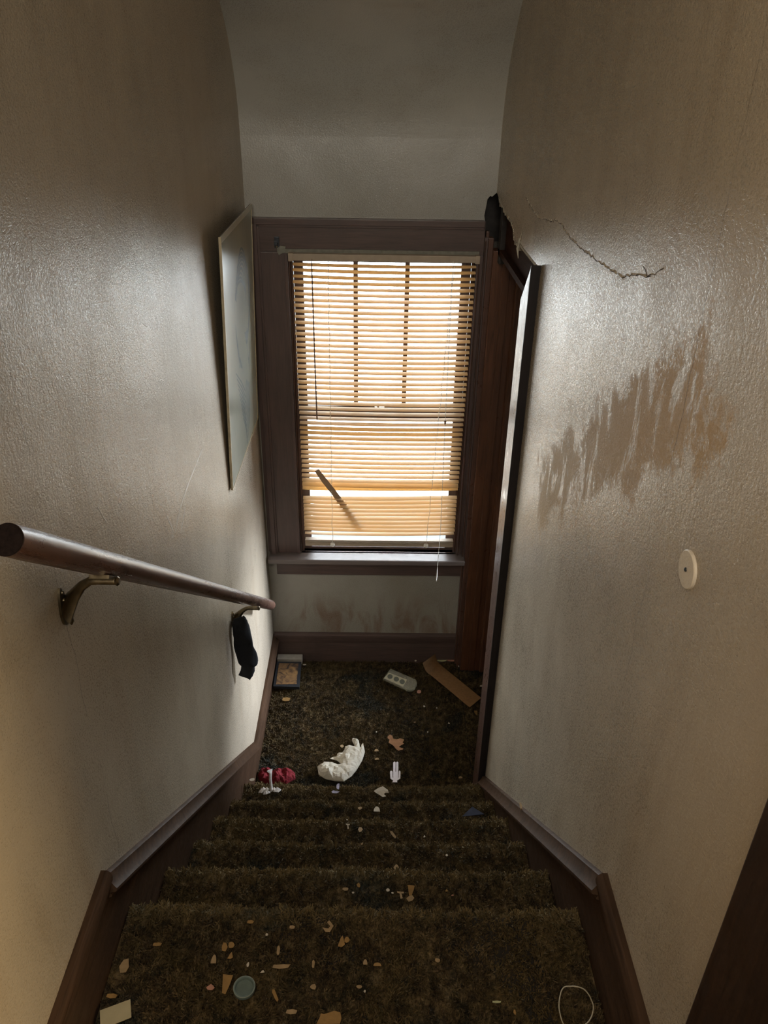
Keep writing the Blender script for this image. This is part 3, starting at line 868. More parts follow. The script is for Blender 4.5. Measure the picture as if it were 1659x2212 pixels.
def bracket(y):
    z = rail_z(y); zr = z-.0245
    bm = bmesh.new()
    # leaf-shaped wall plate
    pp = []
    for i in range(20):
        a_ = 2*PI*i/20
        yy = .0125*math.sin(a_)*(1-.35*math.cos(a_)); zz = .034*math.cos(a_)
        pp.append((XL, y+yy, zr-.056+zz))
    add_prism(bm, pp, (.004, 0, 0))
    # arm: broad webbed root sweeping up and out
    A = [(XL+.003, y, zr-.064), (XL+.012, y, zr-.052), (XL+.024, y, zr-.034), (XL+.038, y, zr-.017), (XL+.052, y, zr-.008), (XL+.063, y, zr-.007), (XL+.090, y, zr-.007)]
    add_tube(bm, A, [(.0075, .026), (.0065, .020), (.006, .013), (.0058, .0085), (.0056, .007), (.0056, .007), (.0054, .007)], 12)
    add_tube(bm, [(XL+.008, y, zr-.062), (XL+.010, y, zr-.084), (XL+.009, y, zr-.0905)], [.003, .004, .0015], 10)
    b_ = link('bracket', bm, M['brass'], hrail, smooth=True)
    bm = bmesh.new()
    c0 = Vector((-.41, y, zr+.001))
    dn = Vector((0, dv.z, -dv.y))
    if dn.z > 0: dn = -dn
    q = []
    for sx_, sd in ((-.014, -1), (.016, -1), (.016, 1), (-.014, 1)):
        q.append(c0+Vector((sx_, 0, 0))+dv*.022*sd)
    add_prism(bm, q, dn*.0055)
    link('saddle', bm, M['brass'], b_)
    for sd, sxx, szz in ((1, .017, -.010), ):
        bm = bmesh.new(); add_tube(bm, [(XL+.0895, y, zr-.008), (XL+.093, y, zr-.008), (XL+.096, y, zr-.008)], [.006, .0075, .005], 12)
        s_ = link('screw', bm, M['brass'], b_, smooth=True)
    for zz in (-.032, -.046):
        bm = bmesh.new(); add_tube(bm, [(XL+.003, y+.002, zr+zz), (XL+.006, y+.002, zr+zz)], [.0042, .003], 10)
        link('screw', bm, M['brass'], b_, smooth=True)
    return b_
bracket(.99); bracket(2.155)

# black sock over the lower bracket
o2 = [(-.485, -1.651), (-.478, -1.627), (-.468, -1.625), (-.45, -1.618), (-.433, -1.621), (-.427, -1.667), (-.418, -1.736), (-.406, -1.797), (-.406, -1.815), (-.42, -1.827),
      (-.421, -1.853), (-.43, -1.881), (-.439, -1.886), (-.459, -1.881), (-.48, -1.872), (-.471, -1.853), (-.465, -1.822), (-.475, -1.808), (-.485, -1.764), (-.485, -1.72)]
o2 = [(max(x*.986, XL+.0035), z*.986) for x, z in o2]
def span(poly, z):
    xs = []
    for (xa, za), (xb, zb) in zip(poly, poly[1:]+poly[:1]):
        if (za-z)*(zb-z) < 0: xs.append(xa+(xb-xa)*(z-za)/(zb-za))
    return (min(xs), max(xs)) if len(xs) > 1 else None
bm = bmesh.new(); prev = None
zt, zb = max(z for _, z in o2), min(z for _, z in o2)
for i in range(41):
    z = zt+(zb-zt)*(.006+.988*i/40)
    sp_ = span(o2, z)
    if not sp_: continue
    xa, xb = sp_; c = (xa+xb)/2; h = (xb-xa)/2
    dep = .013+.006*math.sin(z*45)
    if i < 2: dep *= .6
    ring = []
    for s_ in range(24):
        an = 2*PI*s_/24
        f = 1+.12*noise.noise(Vector((math.cos(an)*2, math.sin(an)*2, z*30)))
        ring.append(bm.verts.new((max(XL+.002, c+h*math.cos(an)*min(f, 1.05)), 2.135-.016+dep*math.sin(an)*f*1.3, z+.003*math.sin(an*3+z*60))))
    if prev:
        for s_ in range(24): bm.faces.new((prev[s_], prev[(s_+1) % 24], ring[(s_+1) % 24], ring[s_]))
    else: bm.faces.new(ring)
    prev = ring
bm.faces.new(prev)
tag(link('sock', bm, M['black_cloth'], None, smooth='all'), 'black sock hung over the lower handrail bracket', 'sock')

# ------------------------------------------------------------------ leaning picture on the left wall
pic = empty('wall_picture', (XL+.01, 2.61, -1.21))
tag(pic, 'tall pale pencil drawing of a head, leaning out from the left wall by the window', 'picture')
PA_, PB_, PC_, PD_ = Vector((-.479, 2.308, -1.214)), Vector((-.479, 2.913, -1.212)), Vector((-.4515, 2.913, -.410)), Vector((-.450, 2.308, -.414))
eu = (PB_-PA_); ev = (PD_-PA_); en = eu.cross(ev).normalized()
if en.x < 0: en = -en
def pp(u, v, h=0): return PA_.lerp(PB_, u).lerp(PD_.lerp(PC_, u), v)+en*h
bm = bmesh.new(); add_prism(bm, [pp(0, 0), pp(1, 0), pp(1, 1), pp(0, 1)], en*.0035)
link('backing_board', bm, simple('grey_board', (.16, .15, .13), .7, .1, 20), pic)
a = NT('drawing_sheet'); v = a.co()
c = a.ramp(a.noise(v, 4, 4), [(.3, (.40, .44, .40)), (.7, (.50, .52, .44))])
hz = a.noise(a.co((1, 1, .2)), 60, 4)
c = a.mix(a.mapr(hz, .55, .75, 0, .25), c, (.25, .29, .30))
a.set(Base_Color=c, Roughness=.22); a.bump((a.noise(v, 2.2, 2), .25, .01))
bm = bmesh.new(); add_prism(bm, [pp(.0, .0, .0036), pp(1, 0, .0036), pp(1, 1, .0036), pp(0, 1, .0036)], en*.0008)
sheet = link('drawing', bm, a.m, pic)
def stroke(bm, pts, wd):
    prev = None
    for i, (u, v_) in enumerate(pts):
        j0, j1 = pts[max(0, i-1)], pts[min(len(pts)-1, i+1)]
        du, dv_ = (j1[0]-j0[0])*.605, (j1[1]-j0[1])*.8
        L = math.hypot(du, dv_)+1e-9; nu, nv = -dv_/L/.605, du/L/.8
        ww = 1.7*wd*(.35+.65*math.sin(PI*(i+.5)/len(pts)))
        a1, b1 = bm.verts.new(pp(u+nu*ww, v_+nv*ww, .0047)), bm.verts.new(pp(u-nu*ww, v_-nv*ww, .0047))
        if prev: bm.faces.new((prev[0], a1, b1, prev[1]))
        prev = (a1, b1)
bm = bmesh.new()
r_ = random.Random(5)
for k in range(9):     # crown of hair strands
    o_ = k*.012
    stroke(bm, [(.40-o_+.36*(1-math.cos(t*PI))/2+.02*math.sin(t*7+k), .74+.135*math.sin(t*PI)-o_*1.2) for t in [i/22 for i in range(23)]], .0018+.001*r_.random())
for k in range(4):     # sides of the face
    stroke(bm, [(.36-.035*math.sin(t*PI)-.008*k+.05*t*t, .74-.30*t) for t in [i/18 for i in range(19)]], .0020)
    stroke(bm, [(.77+.05*math.sin(t*PI)+.008*k-.10*t*t, .74-.28*t) for t in [i/18 for i in range(19)]], .0018)
for k in range(26):    # dark knot of ribbon
    u0, v0 = r_.uniform(.54, .66), r_.uniform(.475, .515)
    stroke(bm, [(u0, v0), (u0+r_.uniform(-.02, .03), v0+r_.uniform(-.02, .025)), (u0+r_.uniform(-.02, .05), v0+r_.uniform(-.03, .03))], .005)
    u0, v0 = r_.uniform(.40, .50), r_.uniform(.425, .465)
    stroke(bm, [(u0, v0), (u0+r_.uniform(-.03, .03), v0+r_.uniform(-.02, .02)), (u0+r_.uniform(-.02, .02), v0-r_.uniform(.01, .03))], .005)
for k in range(10):    # folded shawl, nested chevrons
    y0 = .44-.028*k
    stroke(bm, [(.26+.02*k, y0-.01), (.42+.012*k, y0-.09), (.55, y0-.17)], .0022)
    stroke(bm, [(.55, y0-.17), (.68, y0-.08), (.80-.015*k, y0+.02)], .0020)
for k in range(5):
    stroke(bm, [(.56+.03*k, .46), (.62+.02*k, .36), (.60+.02*k, .27)], .0018)
link('pencil_lines', bm, simple('pencil_grey', (.05, .075, .085), .6, .3, 80), pic, recalc=False)
bm = bmesh.new()
add_prism(bm, [pp(0, .979, .0045), pp(1, .979, .0045), pp(1, 1.002, .0045), pp(0, 1.002, .0045)], en*.002)
link('top_strip', bm, simple('pale_strip', (.60, .60, .52), .3, .05, 30), pic)
bm = bmesh.new()
for q in ([pp(-.006, 0, -.001), pp(.004, 0, -.001), pp(.004, 1, -.001), pp(-.006, 1, -.001)], [pp(.996, 0, -.001), pp(1.006, 0, -.001), pp(1.006, 1, -.001), pp(.996, 1, -.001)],
          [pp(0, -.004, -.001), pp(1, -.004, -.001), pp(1, .003, -.001), pp(0, .003, -.001)]):
    add_prism(bm, q, en*.0075)
link('edge_frame', bm, simple('thin_pale_frame', (.50, .42, .28), .35, .2, 60), pic)

# ------------------------------------------------------------------ blank cover on the right wall
cv = empty('wall_cover_plate', (XR, .876, -.5735))
tag(cv, 'round ivory blank cover plate with one centre screw on the right wall', 'cover plate')
bm = bmesh.new()
add_tube(bm, [(XR, .876, -.5735), (XR-.003, .876, -.5735), (XR-.0042, .876, -.5735)], [.0268, .0268, .0255], 48)
link('plate', bm, M['disc'], cv, smooth=True)
bm = bmesh.new()
add_tube(bm, [(XR-.004, .876, -.5735), (XR-.0055, .876, -.5735), (XR-.0062, .876, -.5735)], [.0032, .0030, .0018], 12)
link('screw', bm, M['dark_metal'], cv, smooth=True)

# ------------------------------------------------------------------ litter
LAND = -2.493
def slab(name, poly, z, th_, mat, label, cat, bend=0, wav_=0, group=None, parent=None, tilt=(0, 0), sub=True):
    """flat thing cut to an outline, real thickness, gently cockled"""
    bm = bmesh.new()
    c = Vector((sum(p[0] for p in poly)/len(poly), sum(p[1] for p in poly)/len(poly), 0))
    vs = [bm.verts.new((p[0], p[1], 0)) for p in poly]
    f = bm.faces.new(vs)
    if f.normal.z < 0: f.normal_flip()
    if sub:
        bmesh.ops.triangulate(bm, faces=[f])
        bmesh.ops.subdivide_edges(bm, edges=bm.edges[:], cuts=1, use_grid_fill=True)
    r = bmesh.ops.extrude_face_region(bm, geom=bm.faces[:])
    bmesh.ops.translate(bm, vec=(0, 0, th_), verts=[v for v in r['geom'] if isinstance(v, bmesh.types.BMVert)])
    for v in bm.verts:
        dx, dy = v.co.x-c.x, v.co.y-c.y
        v.co.z += z+bend*dx*dx+tilt[0]*dx+tilt[1]*dy+wav_*noise.noise(Vector((v.co.x*60, v.co.y*60, 3)))
    o = link(name, bm, M[mat] if isinstance(mat, str) else mat, parent)
    if label: tag(o, label, cat, group)
    return o

# crumpled paper bag
bagp = [(-0.2277, 2.3019), (-0.2003, 2.329), (-0.1725, 2.3257), (-0.1461, 2.3161), (-0.129, 2.3185), (-0.149, 2.3386), (-0.1778, 2.3474), (-0.1672, 2.3566), (-0.1517, 2.3591),
        (-0.1506, 2.3729), (-0.13, 2.38), (-0.1218, 2.3941), (-0.1191, 2.4152), (-0.1017, 2.4216), (-0.0802, 2.4133), (-0.0787, 2.4228), (-0.0901, 2.4465), (-0.0888, 2.461), (-0.0798, 2.4611),
        (-0.0616, 2.4468), (-0.0553, 2.4042), (-0.0487, 2.4255), (-0.0435, 2.4351), (-0.0376, 2.4044), (-0.0348, 2.3857), (-0.0451, 2.3397), (-0.0679, 2.2858), (-0.0874, 2.255),
        (-0.1167, 2.2289), (-0.1538, 2.2307), (-0.1914, 2.241), (-0.2198, 2.2624)]
def inside(p, poly):
    c = False; x, y = p
    for (xa, ya), (xb, yb) in zip(poly, poly[1:]+poly[:1]):
        if (ya > y) != (yb > y) and x < (xb-xa)*(y-ya)/(yb-ya)+xa: c = not c
    return c
def dist(p, poly):
    m = 9; q = Vector(p)
    for a_, b_ in zip(poly, poly[1:]+poly[:1]):
        a_, b_ = Vector(a_), Vector(b_); ab = b_-a_; t = max(0, min(1, (q-a_).dot(ab)/ab.length_squared))
        m = min(m, (q-a_-ab*t).length)
    return m
def crumple(name, poly, z, height, mat, label, cat, step, fold=45, amp=.35, seed=1, r0=.03):
    """a crushed sheet: outline filled with a triangulated net, domed and creased"""
    from mathutils.geometry import delaunay_2d_cdt
    pts = []
    n = len(poly)
    for i in range(n):
        a_, b_ = Vector(poly[i]), Vector(poly[(i+1) % n]); m = max(1, int((b_-a_).length/step))
        for k in range(m): pts.append(a_.lerp(b_, k/m))
    edges = [(i, (i+1) % len(pts)) for i in range(len(pts))]
    xs = [p[0] for p in poly]; ys = [p[1] for p in poly]; r = random.Random(seed)
    x = min(xs)
    while x < max(xs):
        y = min(ys)
        while y < max(ys):
            q = (x+r.uniform(-.3, .3)*step, y+r.uniform(-.3, .3)*step)
            if inside(q, poly) and dist(q, poly) > step*.4: pts.append(Vector(q))
            y += step
        x += step
    vo, _, fo, *_ = delaunay_2d_cdt(pts, edges, [], 1, 1e-6)
    bm = bmesh.new()
    def hz(p):
        dd = dist(p, poly); base = height*math.sqrt(min(1, dd/r0))
        q = Vector((p[0]*fold, p[1]*fold, seed*3.3))
        rid = abs(noise.noise(q))*1.6+abs(noise.noise(q*2.3))*.8
        return base*(1-amp+amp*rid*1.2)+.003*noise.noise(q*.7)
    top = [bm.verts.new((v_.x, v_.y, z+.004+hz(v_))) for v_ in vo]
    bot = [bm.verts.new((v_.x, v_.y, z)) for v_ in vo]
    for f in fo:
        bm.faces.new([top[i] for i in f]); bm.faces.new([bot[i] for i in reversed(f)])
    m = len(edges)
    bm.verts.ensure_lookup_table()
    for a_, b_ in [(e_.verts[0], e_.verts[1]) for e_ in bm.edges if e_.is_boundary and e_.verts[0] in set(top)]:
        i, j = top.index(a_), top.index(b_)
        try: bm.faces.new((top[i], top[j], bot[j], bot[i]))
        except ValueError: pass
    o = link(name, bm, M[mat], None)
    return tag(o, label, cat)
crumple('paper_bag', bagp, LAND, .024, 'white_paper', 'crumpled off-white paper bag lying at the front of the landing', 'paper bag', .0095, 26, .50, 2)
redp = [(-.466, 2.255), (-.456, 2.285), (-.430, 2.292), (-.405, 2.276), (-.376, 2.288), (-.336, 2.284), (-.316, 2.265), (-.311, 2.240), (-.345, 2.215), (-.395, 2.210), (-.45, 2.220)]
crumple('red_cloth', redp, LAND, .030, 'red_cloth', 'crumpled dark red cloth on the landing beside the left skirting', 'cloth', .005, 30, .6, 6, .02)

# white forked plastic comb piece
comb = [(0.0769, 2.2117), (0.0821, 2.2203), (0.0704, 2.2308), (0.0691, 2.2653), (0.0736, 2.2719), (0.0793, 2.2654), (0.0789, 2.2352), (0.0816, 2.2352), (0.0827, 2.314), (0.0886, 2.3199), (0.0926, 2.3141),
        (0.0912, 2.2655), (0.0936, 2.2656), (0.0947, 2.3141), (0.0996, 2.32), (0.104, 2.3142), (0.1018, 2.2354), (0.1035, 2.2354), (0.1048, 2.2657), (0.1083, 2.2723), (0.1116, 2.2658), (0.1102, 2.2312),
        (0.0972, 2.2217), (0.0977, 2.2119)]
slab('plastic_fork_clip', [(x, y+.004) for x, y in comb], LAND+.012, .0025, 'comb', 'white plastic four-pronged clip shaped like a cactus, at the front edge of the landing', 'clip', sub=False)
torn = [(0.0603, 2.4675), (0.0712, 2.4788), (0.0819, 2.4726), (0.0835, 2.4557), (0.0977, 2.451), (0.1139, 2.4584), (0.1316, 2.45), (0.1241, 2.4346), (0.131, 2.4275), (0.1149, 2.4178), (0.1076, 2.4083),
        (0.1251, 2.4015), (0.1249, 2.3945), (0.1072, 2.3873), (0.1002, 2.3919), (0.0917, 2.4058), (0.0865, 2.4152), (0.0654, 2.4339), (0.0692, 2.4507), (0.0614, 2.4578)]
slab('torn_paper', torn, LAND+.008, .0012, 'torn', 'torn brown paper scrap shaped like a bird, middle of the landing', 'paper scrap', wav_=.003)
gull = [(0.0037, 1.9897), (0.018, 2.001), (0.032, 2.0073), (0.0361, 2.0104), (0.0547, 1.9953), (0.0578, 1.9832), (0.046, 1.984), (0.0401, 1.98), (0.0481, 1.97), (0.036, 1.9669), (0.0256, 1.9748), (0.0159, 1.9797)]
slab('torn_paper', gull, -2.274, .0012, 'white', 'torn cream paper scrap with a beak-like point on the fifth step', 'paper scrap', wav_=.003, tilt=(0, .15))
slab('folded_card', [(0.2907, 1.7456), (0.3267, 1.7778), (0.3642, 1.7533)], -2.106, .0015, 'navy', 'dark navy triangular card on the fourth step near the right skirting', 'card', sub=False, tilt=(0, .25))
cardw = [(-0.4616, 0.7576), (-0.414, 0.7748), (-0.4044, 0.7459), (-0.4513, 0.7271)]
slab('cream_card', cardw, -1.4065, .0015, 'cream_card', 'blank cream card on the top carpet against the left skirting', 'card', sub=False, tilt=(.05, .05))

# curled strip of cardboard against the back skirting
Lp = [(0.2269, 2.8611), (0.2356, 2.8668), (0.2501, 2.8605), (0.2738, 2.8487), (0.3533, 2.7523), (0.4303, 2.6524)]
Rp = [(0.2887, 2.9255), (0.2984, 2.9279), (0.3096, 2.9273), (0.3278, 2.9179), (0.4094, 2.8184), (0.4899, 2.7142)]
zz = [-2.41, -2.445, -2.468, -2.480, -2.486, -2.488]
bm = bmesh.new(); rows = []
def cr(a_, t):
    n = len(a_)-1; s = t*n; i = min(int(s), n-1); f = s-i
    p0, p1, p2, p3 = a_[max(0, i-1)], a_[i], a_[i+1], a_[min(n, i+2)]
    return [.5*((2*p1[k])+(-p0[k]+p2[k])*f+(2*p0[k]-5*p1[k]+4*p2[k]-p3[k])*f*f+(-p0[k]+3*p1[k]-3*p2[k]+p3[k])*f**3) for k in range(len(p1))]
LL = [(x, y, z) for (x, y), z in zip(Lp, zz)]; RR = [(x, y, z) for (x, y), z in zip(Rp, zz)]
for i in range(31):
    t = i/30; l_, r__ = cr(LL, t), cr(RR, t)
    rows.append([bm.verts.new(l_), bm.verts.new(r__), bm.verts.new((r__[0], r__[1], r__[2]+.0018)), bm.verts.new((l_[0], l_[1], l_[2]+.0018))])
for a_, b_ in zip(rows[:-1], rows[1:]):
    for k in range(4): bm.faces.new((a_[k], a_[(k+1) % 4], b_[(k+1) % 4], b_[k]))
bm.faces.new(rows[0]); bm.faces.new(rows[-1])
tag(link('cardboard_strip', bm, M['cardboard'], None, smooth=True), 'brown cardboard strip with one end curled up, in the far right corner of the landing', 'cardboard')

# flat clear tube with a label of three dark discs
tp_ = empty('plastic_tube', (.12, 2.80, LAND+.006))
tag(tp_, 'clear rounded plastic sleeve with a pale label of three dark discs on the landing', 'packet')
tube = [(0.0434, 2.8279), (0.0774, 2.898), (0.12, 2.872), (0.1904, 2.827), (0.1970, 2.818), (0.1993, 2.8041), (0.1985, 2.791), (0.1944, 2.7784), (0.186, 2.762), (0.176, 2.7528), (0.164, 2.751), (0.153, 2.7542), (0.098, 2.791)]
slab('sleeve', tube, LAND+.006, .010, 'film', None, None, parent=tp_)
slab('label', [(0.0473, 2.8292), (0.0692, 2.8693), (0.1541, 2.8208), (0.1342, 2.7731)], LAND+.0165, .0006, simple('faded_label', (.46, .40, .26), .6, .1, 40), None, None, parent=tp_, sub=False)
for (x, y) in ((0.0749, 2.8408), (0.1041, 2.8230), (0.1311, 2.8061)):
    slab('dark_disc', [(x+.0125*math.cos(i*PI/9), y+.0165*math.sin(i*PI/9)) for i in range(18)], LAND+.0172, .0004, simple('label_ink', (.10, .10, .07), .6, .3, 200), None, None, parent=tp_, sub=False)

# small framed picture lying in the back left corner and the white box behind it
fp = empty('small_picture', (-.407, 2.85, LAND+.01))
tag(fp, 'little dark-framed brown picture lying flat in the far left corner of the landing', 'picture')
slab('frame', [(-0.466, 2.9370), (-0.3488, 2.9370), (-0.3427, 2.76), (-0.4624, 2.7641)], LAND+.006, .014, simple('dark_frame', (.03, .032, .036), .4, .2, 60), None, None, parent=fp, sub=False)
a = NT('brown_engraving'); v = a.co()
nf = a.noise(v, 26, 6, .7, 1.0)
a.set(Base_Color=a.ramp(nf, [(.38, (.045, .035, .028)), (.47, (.15, .085, .045)), (.60, (.30, .17, .07)), (.75, (.42, .26, .10))]), Roughness=.45)
slab('print', [(-0.4542, 2.9245), (-0.3612, 2.9245), (-0.3570, 2.7796), (-0.4515, 2.7760)], LAND+.0205, .0008, a.m, None, None, parent=fp, sub=False)
bm = bmesh.new(); add_box(bm, -.466, -.346, 2.944, 2.982, LAND, LAND+.030, .003)
o = link('small_box', bm, simple('dusty_white_box', (.44, .40, .33), .7, .12, 40)); tag(o, 'small dusty white box between the little framed picture and the back skirting', 'box')

# crumpled tissue on the fifth step
bm = bmesh.new()
add_tube(bm, [(-.366, 1.992, -2.280), (-.368, 2.000, -2.262), (-.371, 2.012, -2.240), (-.370, 2.022, -2.222), (-.374, 2.030, -2.212)], [(.008, .005), (.0055, .004), (.005, .005), (.006, .003), (.014, .003)], 9)
for k in range(9):
    x, y = -.372+rng.uniform(-.030, .030), 1.985+rng.uniform(-.010, .014); s = rng.uniform(.008, .015)
    add_prism(bm, [(x-s, y-s*.4, -2.277), (x+s*.2, y-s*.7, -2.274), (x+s, y+s*.3, -2.276), (x-s*.1, y+s*.8, -2.272)], (0, 0, .0015))
for v in bm.verts:
    v.co += Vector((noise.noise(v.co*90), noise.noise(v.co*80+Vector((3, 0, 0))), noise.noise(v.co*85)))*.0014
tag(link('crumpled_tissue', bm, simple('dirty_tissue', (.52, .48, .44), .85, .2, 60)), 'twisted greyish white tissue standing on the left of the fifth step', 'tissue')

# jar lid, elastic band
jl = empty('jar_lid', (-.2215, .7973, -1.412))
tag(jl, 'round grey-green jar lid lying rim up on the top carpet', 'lid')
bm = bmesh.new()
prof = [(0, .0035), (.0150, .0035), (.0155, .0075), (.0165, .0085), (.0182, .0085), (.0190, .0072), (.0190, .001), (.018, 0), (0, 0)]
prev = None; N_ = 40
ctr = None
for (r__, h) in prof:
    if r__ == 0: ring = [bm.verts.new((-.2215, .7973, -1.412+h))]
    else: ring = [bm.verts.new((-.2215+r__*math.cos(2*PI*k/N_), .7973+r__*math.sin(2*PI*k/N_), -1.412+h)) for k in range(N_)]
    if prev:
        if len(prev) == 1:
            for k in range(N_): bm.faces.new((prev[0], ring[k], ring[(k+1) % N_]))
        elif len(ring) == 1:
            for k in range(N_): bm.faces.new((prev[k], ring[0], prev[(k+1) % N_]))
        else:
            for k in range(N_): bm.faces.new((prev[k], ring[k], ring[(k+1) % N_], prev[(k+1) % N_]))
    prev = ring
link('disc', bm, M['lid'], jl, smooth=True)
bm = bmesh.new()
rp_ = [(-.2215+.0186*math.cos(2*PI*k/N_), .7973+.0186*math.sin(2*PI*k/N_), -1.4042) for k in range(N_+1)]
add_tube(bm, rp_, .0009, 6)
link('rim', bm, simple('lid_rim', (.24, .27, .22), .4, .1, 60), jl, smooth=True)
band = [(0.3407, 0.7999), (0.3572, 0.8012), (0.3755, 0.7959), (0.3845, 0.7787), (0.3847, 0.7633), (0.3735, 0.7451), (0.3555, 0.7347), (0.3362, 0.7317), (0.3268, 0.739), (0.3253, 0.763), (0.3312, 0.7847)]
bm = bmesh.new(); n = len(band); pts = []
for i in range(n):
    p0, p1, p2, p3 = [Vector(band[(i+k) % n]) for k in (-1, 0, 1, 2)]
    for f in (0, .25, .5, .75):
        q = .5*((2*p1)+(p2-p0)*f+(2*p0-5*p1+4*p2-p3)*f*f+(-p0+3*p1-3*p2+p3)*f**3)
        pts.append((q.x, q.y, -1.4055+.002*math.sin(i)))
pts.append(pts[0])
add_tube(bm, pts, (.0011), 8, caps=False)
tag(link('rubber_band', bm, M['rubber'], None, smooth=True), 'loose beige elastic band looped on the top carpet by the right skirting', 'band')

